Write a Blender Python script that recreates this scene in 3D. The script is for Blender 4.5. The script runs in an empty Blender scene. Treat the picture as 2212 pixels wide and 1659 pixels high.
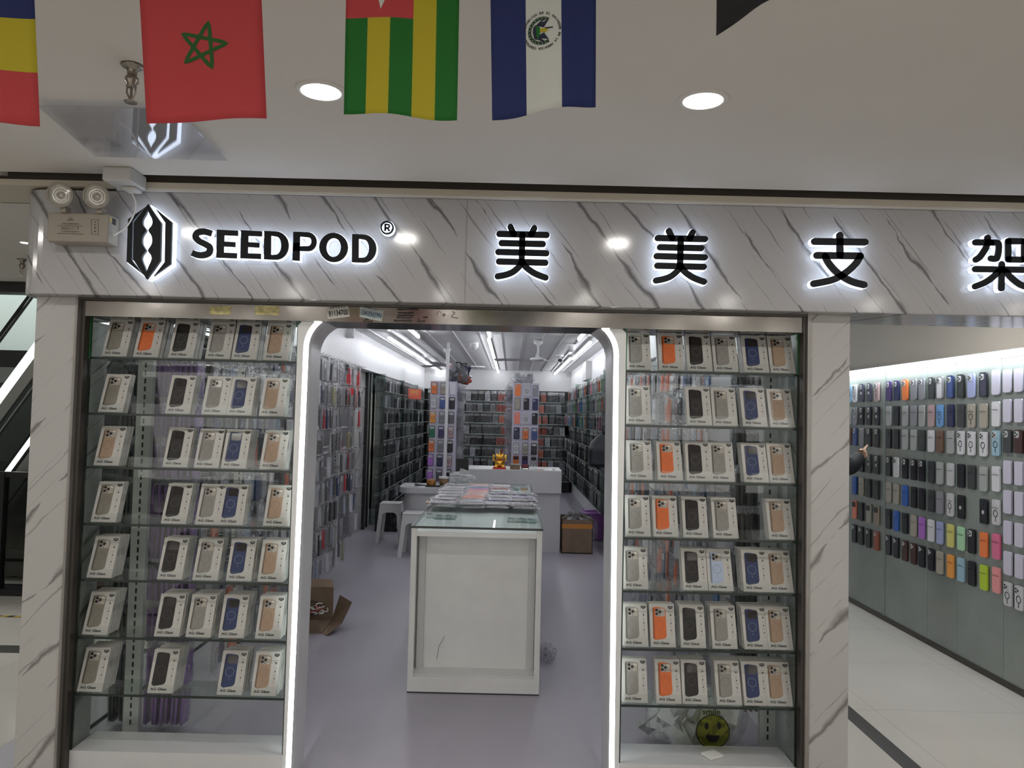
import bpy, bmesh, math, random
from mathutils import Vector, Matrix, Euler
random.seed(7)
C = bpy.context.scene.collection
SC = bpy.context.scene
PI = math.pi
# ---------------------------------------------------------------- camera, world, exposure
EYE = 1.5; FPX = 1660.0; PITCH = math.radians(2.43); ROLL = math.radians(1.35)
cd = bpy.data.cameras.new('camera'); cam = bpy.data.objects.new('camera', cd); C.objects.link(cam)
cd.sensor_fit = 'HORIZONTAL'; cd.sensor_width = 36.0; cd.lens = 36.0 * FPX / 2212.0
cd.clip_start = 0.05; cd.clip_end = 100
cam.matrix_world = Matrix.Translation((0, 0, EYE)) @ Matrix.Rotation(PI / 2 + PITCH, 4, 'X') @ Matrix.Rotation(ROLL, 4, 'Z')
SC.camera = cam
SC.view_settings.view_transform = 'Standard'; SC.view_settings.look = 'None'
SC.view_settings.exposure = 0.0; SC.view_settings.gamma = 1.0; SC.view_settings.use_curve_mapping = False
SC.cycles.max_bounces = 6; SC.cycles.diffuse_bounces = 3; SC.cycles.glossy_bounces = 3
SC.cycles.use_adaptive_sampling = True; SC.cycles.adaptive_threshold = 0.035; SC.cycles.adaptive_min_samples = 16
SC.cycles.transparent_max_bounces = 18; SC.cycles.transmission_bounces = 4
SC.cycles.use_denoising = True; SC.cycles.caustics_reflective = False; SC.cycles.caustics_refractive = False
SC.cycles.sample_clamp_indirect = 4.0
w = bpy.data.worlds.new('mall_ambient'); SC.world = w; w.use_nodes = True
w.node_tree.nodes['Background'].inputs[0].default_value = (1.0, 0.95, 0.86, 1)
w.node_tree.nodes['Background'].inputs[1].default_value = 0.20
MALL_W = 3.0; TUBE_L = 17.0; STRIP_L = 11.0; CORR_W = 22.0


def area(name, loc, size, watts, rot=(0, 0, 0), col=(1, 1, 1), size_y=None, shape=None, spread=None):
    l = bpy.data.lights.new(name, 'AREA'); l.energy = watts; l.color = col; l.size = size
    if size_y: l.shape = 'RECTANGLE'; l.size_y = size_y
    if shape: l.shape = shape
    if spread: l.spread = spread
    o = bpy.data.objects.new(name, l); o.location = loc; o.rotation_euler = rot; C.objects.link(o); return o


def at(px, py, Y):
    x = px - 1106.0; y = py - 829.5
    u = x * math.cos(ROLL) + y * math.sin(ROLL); v = -x * math.sin(ROLL) + y * math.cos(ROLL)
    fy = FPX * math.cos(PITCH) + v * math.sin(PITCH); fz = FPX * math.sin(PITCH) - v * math.cos(PITCH)
    t = Y / fy
    return (u * t, EYE + fz * t)


# ---------------------------------------------------------------- materials
MT = {}


def mat(name, col=(.8, .8, .8), rough=.5, metal=0., emit=0., ecol=None, spec=.5, var=0., vscale=8., bump=0., bscale=40., coat=0., alpha=None):
    if name in MT: return MT[name]
    m = bpy.data.materials.new(name); m.use_nodes = True; MT[name] = m
    nt = m.node_tree; b = nt.nodes['Principled BSDF']
    b.inputs['Base Color'].default_value = (*col, 1); b.inputs['Roughness'].default_value = rough
    b.inputs['Metallic'].default_value = metal; b.inputs['Specular IOR Level'].default_value = spec
    b.inputs['Coat Weight'].default_value = coat; b.inputs['Coat Roughness'].default_value = .06
    if emit:
        b.inputs['Emission Color'].default_value = (*(ecol or col), 1); b.inputs['Emission Strength'].default_value = emit
    if var or bump:
        tc = nt.nodes.new('ShaderNodeTexCoord')
    if var:
        n = nt.nodes.new('ShaderNodeTexNoise'); n.inputs['Scale'].default_value = vscale; n.inputs['Detail'].default_value = 4
        nt.links.new(tc.outputs['Object'], n.inputs['Vector'])
        r = nt.nodes.new('ShaderNodeMapRange'); r.inputs[1].default_value = .3; r.inputs[2].default_value = .7
        r.inputs[3].default_value = 1 - var; r.inputs[4].default_value = 1 + var
        nt.links.new(n.outputs[0], r.inputs[0])
        x = nt.nodes.new('ShaderNodeVectorMath'); x.operation = 'SCALE'; x.inputs[0].default_value = col
        nt.links.new(r.outputs[0], x.inputs['Scale']); nt.links.new(x.outputs[0], b.inputs['Base Color'])
    if bump:
        n = nt.nodes.new('ShaderNodeTexNoise'); n.inputs['Scale'].default_value = bscale; n.inputs['Detail'].default_value = 3
        nt.links.new(tc.outputs['Object'], n.inputs['Vector'])
        bp = nt.nodes.new('ShaderNodeBump'); bp.inputs['Strength'].default_value = bump; bp.inputs['Distance'].default_value = .01
        nt.links.new(n.outputs[0], bp.inputs['Height']); nt.links.new(bp.outputs[0], b.inputs['Normal'])
    return m


def film(name, tint=(1, 1, 1), gloss=.1, rough=.05, bump=0., bscale=60., fres=True, milk=0., fk=.8):
    """clear sheet: transparent body with a glossy surface (glass panes, acrylic lips, poly bags)"""
    if name in MT: return MT[name]
    m = bpy.data.materials.new(name); m.use_nodes = True; MT[name] = m
    nt = m.node_tree; nt.nodes.clear(); N = nt.nodes.new; L = nt.links.new
    out = N('ShaderNodeOutputMaterial'); tr = N('ShaderNodeBsdfTransparent'); tr.inputs[0].default_value = (*tint, 1)
    gl = N('ShaderNodeBsdfGlossy'); gl.inputs['Roughness'].default_value = rough
    mx = N('ShaderNodeMixShader')
    if fres:
        ge = N('ShaderNodeNewGeometry'); fr = N('ShaderNodeVectorMath'); fr.operation = 'DOT_PRODUCT'
        L(ge.outputs['Incoming'], fr.inputs[0]); L(ge.outputs['Normal'], fr.inputs[1])

        def mth(op, a, b_):
            q = N('ShaderNodeMath'); q.operation = op; q.use_clamp = op == 'ADD'
            if a is not None: L(a, q.inputs[0])
            q.inputs[1].default_value = b_; return q
        ab = mth('ABSOLUTE', fr.outputs['Value'], 0); om = N('ShaderNodeMath'); om.operation = 'SUBTRACT'; om.inputs[0].default_value = 1; L(ab.outputs[0], om.inputs[1])
        mm = mth('ADD', mth('MULTIPLY', mth('POWER', om.outputs[0], 5).outputs[0], fk).outputs[0], gloss); L(mm.outputs[0], mx.inputs[0])
    else: mx.inputs[0].default_value = gloss
    body = tr.outputs[0]
    if milk:
        df = N('ShaderNodeBsdfDiffuse'); df.inputs[0].default_value = (.8, .8, .8, 1)
        m2 = N('ShaderNodeMixShader'); m2.inputs[0].default_value = milk; L(tr.outputs[0], m2.inputs[1]); L(df.outputs[0], m2.inputs[2]); body = m2.outputs[0]
    L(body, mx.inputs[1]); L(gl.outputs[0], mx.inputs[2]); L(mx.outputs[0], out.inputs[0])
    if bump:
        tc = N('ShaderNodeTexCoord'); n = N('ShaderNodeTexNoise'); n.inputs['Scale'].default_value = bscale
        L(tc.outputs['Object'], n.inputs['Vector']); bp = N('ShaderNodeBump'); bp.inputs['Strength'].default_value = bump
        bp.inputs['Distance'].default_value = .02; L(n.outputs[0], bp.inputs['Height']); L(bp.outputs[0], gl.inputs['Normal'])
        if fres: L(bp.outputs[0], fr.inputs[1])
    return m


def marble(name, nrm, freq, seed, base=(.415, .408, .414), vein=(.095, .092, .097), dens=.5, rough=.12):
    if name in MT: return MT[name]
    m = bpy.data.materials.new(name); m.use_nodes = True; MT[name] = m
    nt = m.node_tree; b = nt.nodes['Principled BSDF']; N = nt.nodes.new; L = nt.links.new
    tc = N('ShaderNodeTexCoord')

    def dot(v):
        d = N('ShaderNodeVectorMath'); d.operation = 'DOT_PRODUCT'; d.inputs[1].default_value = v; L(tc.outputs['Object'], d.inputs[0]); return d.outputs['Value']

    def math_(op, a, c=None, clamp=False):
        d = N('ShaderNodeMath'); d.operation = op; d.use_clamp = clamp
        for i, q in enumerate((a, c)):
            if q is None: continue
            if isinstance(q, (int, float)): d.inputs[i].default_value = q
            else: L(q, d.inputs[i])
        return d.outputs[0]
    a = nrm; p = dot((a[0], 0.35, a[1])); q = dot((a[1], 0.2, -a[0]))

    def noise(sx, sy, off, detail=3):
        cb = N('ShaderNodeCombineXYZ'); L(math_('MULTIPLY', p, sx), cb.inputs[0]); L(math_('MULTIPLY', q, sy), cb.inputs[1]); cb.inputs[2].default_value = off + seed
        n = N('ShaderNodeTexNoise'); n.inputs['Scale'].default_value = 1; n.inputs['Detail'].default_value = detail; L(cb.outputs[0], n.inputs['Vector']); return n.outputs[0]

    def veins(fr, off, wd, dn):
        v = math_('MULTIPLY', p, fr)
        v = math_('ADD', v, math_('MULTIPLY', noise(fr * .45, 1.6, off), .85))
        v = math_('ADD', v, math_('MULTIPLY', noise(fr * 2, 14, off + 3, 5), .14))
        d = math_('ABSOLUTE', math_('SUBTRACT', math_('FRACT', math_('ADD', v, off * .37)), .5))
        ww = math_('MULTIPLY', math_('SUBTRACT', noise(fr * 1.1, 4.2, off + 7, 6), .545 - dn * .2), wd * 1.15, True)
        ww = math_('MAXIMUM', ww, .0005)
        return math_('SUBTRACT', 1.0, math_('DIVIDE', d, ww), True)
    v1 = veins(freq, 1.0, .42, dens); v2 = veins(freq * 1.9, 5.0, .22, dens * .8)
    v3 = veins(freq * 3.7, 9.0, .16, dens * .75)
    s = math_('ADD', math_('ADD', math_('MULTIPLY', v1, .95), math_('MULTIPLY', v2, .6)), math_('MULTIPLY', v3, .4), True)
    mx = N('ShaderNodeMix'); mx.data_type = 'RGBA'; L(s, mx.inputs['Factor'])
    mx.inputs['A'].default_value = (*base, 1); mx.inputs['B'].default_value = (*vein, 1)
    L(mx.outputs['Result'], b.inputs['Base Color']); b.inputs['Roughness'].default_value = rough
    return m


def floor_tiles(name, col, sx, sy, ox=0, oy=0, seam=.004, rough=.25, seamcol=.72, var=.03):
    if name in MT: return MT[name]
    m = bpy.data.materials.new(name); m.use_nodes = True; MT[name] = m
    nt = m.node_tree; b = nt.nodes['Principled BSDF']; N = nt.nodes.new; L = nt.links.new
    tc = N('ShaderNodeTexCoord'); sp = N('ShaderNodeSeparateXYZ'); L(tc.outputs['Object'], sp.inputs[0])

    def ax(o, s, off):
        a = N('ShaderNodeMath'); a.operation = 'ADD'; a.inputs[1].default_value = 100 * s - off; L(o, a.inputs[0])
        d = N('ShaderNodeMath'); d.operation = 'MODULO'; d.inputs[1].default_value = s; L(a.outputs[0], d.inputs[0])
        l = N('ShaderNodeMath'); l.operation = 'LESS_THAN'; l.inputs[1].default_value = seam; L(d.outputs[0], l.inputs[0]); return l.outputs[0]
    mx = N('ShaderNodeMath'); mx.operation = 'MAXIMUM'; L(ax(sp.outputs[0], sx, ox), mx.inputs[0]); L(ax(sp.outputs[1], sy, oy), mx.inputs[1])
    n = N('ShaderNodeTexNoise'); n.inputs['Scale'].default_value = 1.7; n.inputs['Detail'].default_value = 6; L(tc.outputs['Object'], n.inputs['Vector'])
    r = N('ShaderNodeMapRange'); r.inputs[1].default_value = .3; r.inputs[2].default_value = .7; r.inputs[3].default_value = 1 - var; r.inputs[4].default_value = 1 + var
    L(n.outputs[0], r.inputs[0]); vs = N('ShaderNodeVectorMath'); vs.operation = 'SCALE'; vs.inputs[0].default_value = col; L(r.outputs[0], vs.inputs['Scale'])
    mi = N('ShaderNodeMix'); mi.data_type = 'RGBA'; L(mx.outputs[0], mi.inputs['Factor']); L(vs.outputs[0], mi.inputs['A'])
    mi.inputs['B'].default_value = (col[0] * seamcol, col[1] * seamcol, col[2] * seamcol, 1)
    L(mi.outputs['Result'], b.inputs['Base Color']); b.inputs['Roughness'].default_value = rough
    rn = N('ShaderNodeMapRange'); rn.inputs[3].default_value = rough * .8; rn.inputs[4].default_value = rough * 1.3; L(n.outputs[0], rn.inputs[0]); L(rn.outputs[0], b.inputs['Roughness'])
    return m


GLASS = film('clear_glass', (.97, .99, .98), .04, .0)
SIDEGLASS = film('green_side_glass', (.92, .95, .925), .04, .0)
EDGE = mat('dark_glass_edge', (.012, .022, .018), .2)
EDGEG = mat('bright_green_glass_edge', (.01, .12, .03), .2)
ACRYL = film('acrylic', (.96, .97, .97), .02, .03)
BAG = film('crinkled_poly_bag', (.97, .97, .98), .075, .10, 1.0, 42., True, .008)
WHITE = mat('white_paint', (.82, .82, .83), .45, var=.015)
WHITEG = mat('white_gloss_panel', (.60, .60, .61), .25, var=.02)
OFFW = mat('off_white_laminate', (.84, .85, .84), .35, var=.03)
CREAM = mat('cream_plastic', (.30, .27, .225), .4)
STEEL = mat('stainless_steel', (.27, .255, .24), .16, 1., var=.25, vscale=5, bump=.08, bscale=9)
STEELJ = mat('brushed_steel_jamb', (.66, .67, .69), .30, .15, var=.05, vscale=4)
CHROME = mat('chrome', (.8, .8, .8), .12, 1.)
BLACK = mat('black_plastic', (.012, .012, .014), .4)
DARK = mat('dark_bronze_channel', (.07, .062, .055), .35, .6)
GREYM = mat('grey_metal_frame', (.30, .285, .27), .35, .6, var=.1)
SIGNB = mat('sign_black_face', (.004, .005, .008), .5, spec=.25)
GLOW = mat('sign_lit_acrylic', (.9, .93, 1), .4, emit=3.4, ecol=(.72, .83, 1))
CARD = mat('cardboard', (.215, .15, .10), .8, var=.08, vscale=12)
CARDL = mat('cardboard_inside', (.42, .32, .2), .8, var=.06)


# ---------------------------------------------------------------- mesh helpers
def tag(o, label=None, cat=None, group=None, kind=None):
    if label: o['label'] = label
    if cat: o['category'] = cat
    if group: o['group'] = group
    if kind: o['kind'] = kind
    return o


def empty(name, loc, label, cat, group=None, rz=0.):
    o = bpy.data.objects.new(name, None); C.objects.link(o); o.location = loc; o.rotation_euler = (0, 0, rz); o.empty_display_size = .05
    return tag(o, label, cat, group)


class M:
    def __init__(s): s.v = []; s.f = []; s.m = []; s.T = Matrix.Identity(4)

    def add(s, vs, fs, m=0):
        n = len(s.v); s.v += [tuple(s.T @ Vector(p)) for p in vs]; s.f += [tuple(i + n for i in f) for f in fs]; s.m += [m] * len(fs); return s

    def box(s, x0, x1, y0, y1, z0, z1, m=0):
        return s.add([(x, y, z) for z in (z0, z1) for y in (y0, y1) for x in (x0, x1)],
                     [(0, 2, 3, 1), (4, 5, 7, 6), (0, 1, 5, 4), (2, 6, 7, 3), (0, 4, 6, 2), (1, 3, 7, 5)], m)

    def cbox(s, c, d, m=0, rot=None):
        o = s.T
        s.T = o @ Matrix.Translation(c) @ (Euler(rot).to_matrix().to_4x4() if rot else Matrix.Identity(4))
        s.box(-d[0] / 2, d[0] / 2, -d[1] / 2, d[1] / 2, -d[2] / 2, d[2] / 2, m); s.T = o; return s

    def prism(s, poly, a, b, m=0, axis='y', back=True):
        """poly of (u,v) extruded between a and b along an axis; y: (u,a,v)  z: (u,v,a)  x: (a,u,v)"""
        n = len(poly)
        P = {'y': lambda u, v, t: (u, t, v), 'z': lambda u, v, t: (u, v, t), 'x': lambda u, v, t: (t, u, v)}[axis]
        vs = [P(u, v, a) for u, v in poly] + [P(u, v, b) for u, v in poly]
        fs = [tuple(range(n))] + ([tuple(range(2 * n - 1, n - 1, -1))] if back else [])
        fs += [(i, i + n, (i + 1) % n + n, (i + 1) % n) for i in range(n)]
        return s.add(vs, fs, m)

    def tube(s, pts, r, n=8, m=0, closed=False):
        pts = [Vector(p) for p in pts]; rs = r if isinstance(r, (list, tuple)) else [r] * len(pts)
        vs = []; fs = []; up = None
        for i, p in enumerate(pts):
            d = (pts[min(i + 1, len(pts) - 1)] - pts[max(i - 1, 0)]).normalized()
            if up is None: up = d.orthogonal().normalized()
            else: up = (up - d * up.dot(d)); up = up.normalized() if up.length > 1e-6 else d.orthogonal().normalized()
            sd = d.cross(up)
            for k in range(n):
                a = 2 * PI * k / n; vs.append(p + (up * math.cos(a) + sd * math.sin(a)) * rs[i])
        for i in range(len(pts) - 1):
            for k in range(n): fs.append((i * n + k, i * n + (k + 1) % n, (i + 1) * n + (k + 1) % n, (i + 1) * n + k))
        fs += [tuple(range(n - 1, -1, -1)), tuple((len(pts) - 1) * n + k for k in range(n))]
        return s.add(vs, fs, m)

    def lathe(s, prof, c=(0, 0, 0), n=24, m=0, axis='z'):
        vs = []; fs = []; k = len(prof)
        for i in range(n):
            a = 2 * PI * i / n
            for r, z in prof:
                p = (r * math.cos(a), r * math.sin(a), z)
                if axis == 'y': p = (p[0], p[2], p[1])
                if axis == 'x': p = (p[2], p[0], p[1])
                vs.append((c[0] + p[0], c[1] + p[1], c[2] + p[2]))
        for i in range(n):
            for j in range(k - 1): fs.append((i * k + j, ((i + 1) % n) * k + j, ((i + 1) % n) * k + j + 1, i * k + j + 1))
        return s.add(vs, fs, m)

    def grid(s, fn, nu, nv, m=0):
        vs = [fn(i / nu, j / nv) for j in range(nv + 1) for i in range(nu + 1)]; W = nu + 1
        mm = m if callable(m) else (lambda u, v: m)
        n = len(s.v); s.v += [tuple(s.T @ Vector(p)) for p in vs]
        for j in range(nv):
            for i in range(nu):
                s.f.append((n + j * W + i, n + j * W + i + 1, n + (j + 1) * W + i + 1, n + (j + 1) * W + i)); s.m.append(mm((i + .5) / nu, (j + .5) / nv))
        return s

    def ell(s, c, r, m=0, nu=12, nv=8):
        vs = []; fs = []
        for j in range(nv + 1):
            t = PI * j / nv
            for i in range(nu):
                a = 2 * PI * i / nu; vs.append((c[0] + r[0] * math.sin(t) * math.cos(a), c[1] + r[1] * math.sin(t) * math.sin(a), c[2] + r[2] * math.cos(t)))
        for j in range(nv):
            for i in range(nu): fs.append((j * nu + i, (j + 1) * nu + i, (j + 1) * nu + (i + 1) % nu, j * nu + (i + 1) % nu))
        return s.add(vs, fs, m)

    def mesh(s, name, mats, smooth=False):
        me = bpy.data.meshes.new(name); me.from_pydata(s.v, [], s.f)
        for x in (mats if isinstance(mats, (list, tuple)) else [mats]): me.materials.append(x)
        me.polygons.foreach_set('material_index', s.m)
        if smooth: me.polygons.foreach_set('use_smooth', [True] * len(s.f))
        bm = bmesh.new(); bm.from_mesh(me); bmesh.ops.recalc_face_normals(bm, faces=bm.faces); bm.to_mesh(me); bm.free()
        me.update(); return me

    def build(s, name, mats, parent=None, label=None, cat=None, group=None, kind=None, smooth=False, bevel=0, loc=None):
        o = bpy.data.objects.new(name, s.mesh(name, mats, smooth)); C.objects.link(o)
        if parent: o.parent = parent
        if loc: o.location = loc
        if bevel:
            b = o.modifiers.new('bevel', 'BEVEL'); b.width = bevel; b.segments = 2; b.limit_method = 'ANGLE'
        return tag(o, label, cat, group, kind)


def inst(me, name, parent=None, loc=(0, 0, 0), rot=(0, 0, 0), label=None, cat=None, group=None, scale=None, mt=None):
    o = bpy.data.objects.new(name, me); C.objects.link(o); o.location = loc; o.rotation_euler = rot
    if parent: o.parent = parent
    if scale: o.scale = scale
    if mt:
        o.material_slots[0].link = 'OBJECT'; o.material_slots[0].material = mt
    return tag(o, label, cat, group)


def copy_tree(src, loc, rot, label, mt=None):
    c = src.copy(); C.objects.link(c); c.location = loc; c.rotation_euler = rot; c['label'] = label
    for ch in src.children:
        d = ch.copy(); C.objects.link(d); d.parent = c
    return c


def text_polys(body, size=1., off=0., bold=None, wide=1.):
    """glyph outlines as a flat mesh: (verts2d, faces)"""
    cu = bpy.data.curves.new('glyphs', 'FONT'); cu.body = body; cu.size = size; cu.offset = off; cu.resolution_u = 3
    cu.align_x = 'CENTER'; cu.align_y = 'CENTER'
    o = bpy.data.objects.new('glyphs', cu); me = o.to_mesh()
    vs = [(v.co.x * wide, v.co.y) for v in me.vertices]; fs = [tuple(p.vertices) for p in me.polygons]
    o.to_mesh_clear(); bpy.data.objects.remove(o); bpy.data.curves.remove(cu)
    return vs, fs


def text(mb, body, c, size, y, off=0., wide=1., m=0, rot=0., fn=None):
    vs, fs = text_polys(body, size, off, None, wide)
    ca, sa = math.cos(rot), math.sin(rot)
    P = [(c[0] + u * ca - v * sa, c[1] + u * sa + v * ca) for u, v in vs]
    mb.add([fn(u, v) if fn else (u, y, v) for u, v in P], fs, m)


def rounded(x0, x1, z0, z1, r, n=5):
    out = []
    for cx, cz, a0 in ((x1 - r, z1 - r, 0), (x0 + r, z1 - r, PI / 2), (x0 + r, z0 + r, PI), (x1 - r, z0 + r, 1.5 * PI)):
        for i in range(n + 1): a = a0 + PI / 2 * i / n; out.append((cx + r * math.cos(a), cz + r * math.sin(a)))
    return out


def ring2(mb, c, r0, r1, y, n=28, m=0, sq=1.):
    vs = [(c[0] + r * math.cos(2 * PI * i / n), y, c[1] + r * sq * math.sin(2 * PI * i / n)) for r in (r0, r1) for i in range(n)]
    mb.add(vs, [(i, (i + 1) % n, n + (i + 1) % n, n + i) for i in range(n)], m)


def disc(c, r, n=24, sq=1.): return [(c[0] + r * math.cos(2 * PI * i / n), c[1] + r * sq * math.sin(2 * PI * i / n)) for i in range(n)]


def spline(pts, n=6):
    out = []
    for i in range(len(pts) - 1):
        p0 = pts[max(i - 1, 0)]; p1 = pts[i]; p2 = pts[i + 1]; p3 = pts[min(i + 2, len(pts) - 1)]
        for k in range(n):
            t = k / n
            out.append(tuple(.5 * ((2 * b) + (c - a) * t + (2 * a - 5 * b + 4 * c - d) * t * t + (-a + 3 * b - 3 * c + d) * t ** 3) for a, b, c, d in zip(p0, p1, p2, p3)))
    out.append(tuple(pts[-1])); return out


def stroke(pts, r, cap=True, n=8):
    L = []; R = []
    P = [Vector(p) for p in pts]
    for i, p in enumerate(P):
        d = (P[min(i + 1, len(P) - 1)] - P[max(i - 1, 0)]).normalized(); nn = Vector((-d.y, d.x))
        L.append(p + nn * r); R.append(p - nn * r)
    out = list(L)
    if cap:
        d = (P[-1] - P[-2]).normalized(); a0 = math.atan2(d.y, d.x)
        out += [P[-1] + Vector((math.cos(a0 + PI / 2 - PI * k / n), math.sin(a0 + PI / 2 - PI * k / n))) * r for k in range(1, n)]
    out += R[::-1]
    if cap:
        d = (P[0] - P[1]).normalized(); a0 = math.atan2(d.y, d.x)
        out += [P[0] + Vector((math.cos(a0 + PI / 2 - PI * k / n), math.sin(a0 + PI / 2 - PI * k / n))) * r for k in range(1, n)]
    return [tuple(p) for p in out]


ORD = 'first second third fourth fifth sixth seventh eighth ninth tenth eleventh twelfth thirteenth fourteenth fifteenth sixteenth seventeenth eighteenth nineteenth twentieth'.split()
ORD += ['twenty-' + x for x in ORD[:9]] + ['thirtieth'] + ['thirty-' + x for x in ORD[:9]] + ['fortieth'] + ['forty-' + x for x in ORD[:9]]
S = 'structure'
#==SHELL==
# ---------------------------------------------------------------- mall shell
TILE = floor_tiles('mall_floor_tiles', (.60, .57, .53), .8, .8, ox=.35, oy=.12, rough=.16, var=.04)
M().box(-9, 9, -7, 12, -.05, 0).build('floor', TILE, kind=S, label='glossy beige mall floor tiles')
M().box(-9, 9, -7, 3.0, 2.42, 2.5).box(-9, -2.05, 3.0, 5.7, 2.42, 2.5).build('ceiling', mat('mall_ceiling_paint', (.66, .635, .60), .8, var=.02, vscale=2), kind=S)
M().box(1.373, 2.91, 3.3, 12, 2.42, 2.5).build('ceiling_corridor', mat('corridor_ceiling', (.55, .52, .48), .8), kind=S)
STRIPE = mat('dark_floor_inlay', (.045, .04, .037), .3)
M().box(1.755, 1.838, -3, 12, 0, .002).build('trim_1', STRIPE, kind=S, label='dark inlay strip in the corridor floor')
M().box(-9, 9, -7.1, -7, 0, 2.5).build('wall_behind', mat('far_mall_wall', (.35, .33, .31), .7), kind=S)
FILLP = mat('unseen_fill_glow', (1, 1, 1), .5, emit=1.6, ecol=(1, .97, .92))
for i_ in range(5): M().box(-6.6 + i_ * 2.7, -4.2 + i_ * 2.7, -6.99, -6.97, .25, 2.15).build('window_%d' % (i_ + 2), FILLP, kind=S, label='added glowing panel behind the viewer that brightens the shopfront')  # glowing panels added out of view to brighten surfaces facing the viewer
M().box(9, 9.1, -7, 12, 0, 2.5).build('wall_far_right', mat('far_mall_wall2', (.35, .33, .31), .7), kind=S)
MF = marble('fascia_marble', (.80, .60), 6.2, 3.1, dens=.62)
MP = marble('pillar_marble', (.72, -.69), 4.2, 11.3, base=(.46, .45, .44), vein=(.15, .145, .14), dens=.6, rough=.2)
# fascia: rounded end on the escalator side
fz0, fz1 = 1.946, 2.368
poly = [(4.2, 3.05), (4.2, 3.4), (-1.93, 3.4)]
for i in range(9):
    a = PI + PI / 2 * i / 8; poly.append((-1.93 + .07 + .11 * math.cos(a) - .03, 3.16 + .11 * math.sin(a)))
poly = [(-2.0, 3.4) if p == (-1.93, 3.4) else p for p in poly]
fa = M().prism(poly, fz0, fz1, 0, 'z').build('wall_front', MF, kind=S, label='grey veined marble shop fascia', bevel=.004)
M().box(-.197, -.1955, 3.0485, 3.0505, fz0, fz1).build('joint', mat('joint_grey', (.25, .25, .25), .6), fa, kind=S)
tm = M().box(-2.3, 4.2, 3.03, 3.3, 2.376, 2.400).build('trim_2', mat('beige_ledge', (.50, .45, .37), .5, var=.04, vscale=3), kind=S, label='beige ledge above the marble fascia')
M().box(-1.6, 4.2, 3.038, 3.2, 2.368, 2.376, 0).build('lower_lip', mat('pale_ledge', (.62, .60, .56), .5), tm)
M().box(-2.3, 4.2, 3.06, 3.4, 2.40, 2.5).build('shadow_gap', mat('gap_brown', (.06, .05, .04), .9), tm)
# pillars
M().box(-1.947, -1.785, 3.12, 3.38, 0, 1.946).build('wall_front_left', MP, kind=S, label='narrow marble pillar on the escalator side', bevel=.002)
M().box(1.215, 1.373, 3.12, 3.38, 0, 1.946).build('wall_front_right', MP, kind=S, label='narrow marble pillar beside the corridor', bevel=.002)
# shutter channels and steel lintel
ch = M().box(-1.785, -1.775, 3.115, 3.2, 0, 1.946, 1).box(-1.775, -1.757, 3.14, 3.2, 0, 1.946, 0).box(1.187, 1.199, 3.13, 3.2, 0, 1.946, 0).box(1.199, 1.215, 3.115, 3.2, 0, 1.946, 1)
ch.box(-1.785, 1.215, 3.12, 3.2, 1.936, 1.946, 0).build('trim_3', [DARK, GREYM], kind=S, label='dark roller shutter channel framing the shopfront')
M().box(-1.757, 1.187, 3.14, 3.16, 1.872, 1.9345).box(-1.757, 1.187, 3.16, 3.34, 1.925, 1.9345).box(-1.757, 1.187, 3.16, 3.38, 1.872, 1.876).build('trim_4', STEEL, kind=S, label='scuffed stainless steel lintel under the fascia')
# ---------------------------------------------------------------- shop shell
SF = floor_tiles('lavender_vinyl', (.40, .375, .43), 3.1, 1.8, ox=-1.6, oy=4.88, seam=.003, rough=.34, seamcol=.75, var=.03)
M().box(-2.2, 1.37, 3.18, 16, 0, .004).build('floor_shop', SF, kind=S, label='lavender grey vinyl floor inside the shop')
M().box(-2.2, 1.5, 15.9, 16, 0, 2.6).build('wall_back', mat('dark_mirror_back', (.10, .10, .10), .3), kind=S)
M().box(-2.05, -1.95, 5.25, 16, 0, 2.6).build('wall_left', mat('grey_wall', (.13, .13, .135), .4), kind=S)
M().box(1.25, 1.373, 3.38, 16, 0, 2.6).build('wall_right', WHITE, kind=S)
M().box(-1.95, -1.78, 3.45, 15.7, 2.03, 2.46).box(1.2, 1.3, 3.45, 15.7, 2.03, 2.46).box(-1.95, 1.3, 15.6, 15.9, 2.03, 2.46).build('trim_5', WHITE, kind=S, label='white bulkhead running round the shop under the ceiling')
M().box(-1.95, 1.3, 3.4, 3.5, 1.95, 2.6).build('wall_inner_front', WHITE, kind=S)
# slatted ceiling: dark void, flat white panels, louvres, T bars
M().box(-2.2, 1.4, 3.4, 16, 2.56, 2.6).build('ceiling_shop', mat('void_grey', (.12, .12, .12), .9), kind=S)
sl = M()
LB = [(-1.78, -1.62), (-1.30, -1.16), (-.98, -.38), (-.14, .60), (1.02, 1.2)]
y = 3.5
while y < 15.6:
    for a, b in LB: sl.add([(a, y, 2.462), (b, y, 2.462), (b, y + .085, 2.434), (a, y + .085, 2.434)], [(0, 1, 2, 3)])
    y += .13
sl.build('ceiling_louvres', mat('white_louvre', (.88, .88, .88), .35), kind=S)
fp = M()
for a, b in ((-1.62, -1.30), (-1.16, -.98), (-.38, -.14), (.60, 1.02)): fp.box(a, b, 3.5, 15.6, 2.445, 2.46)
fp.build('ceiling_panels', mat('white_panel', (.78, .78, .78), .4), kind=S)
tb = M()
for x in (-1.62, -1.30, -1.16, -.98, -.68, -.38, -.14, .115, .36, .60, .8, 1.02): tb.box(x - .008, x + .008, 3.5, 15.6, 2.428, 2.448)
tb.build('ceiling_bars', WHITE, kind=S)
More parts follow.
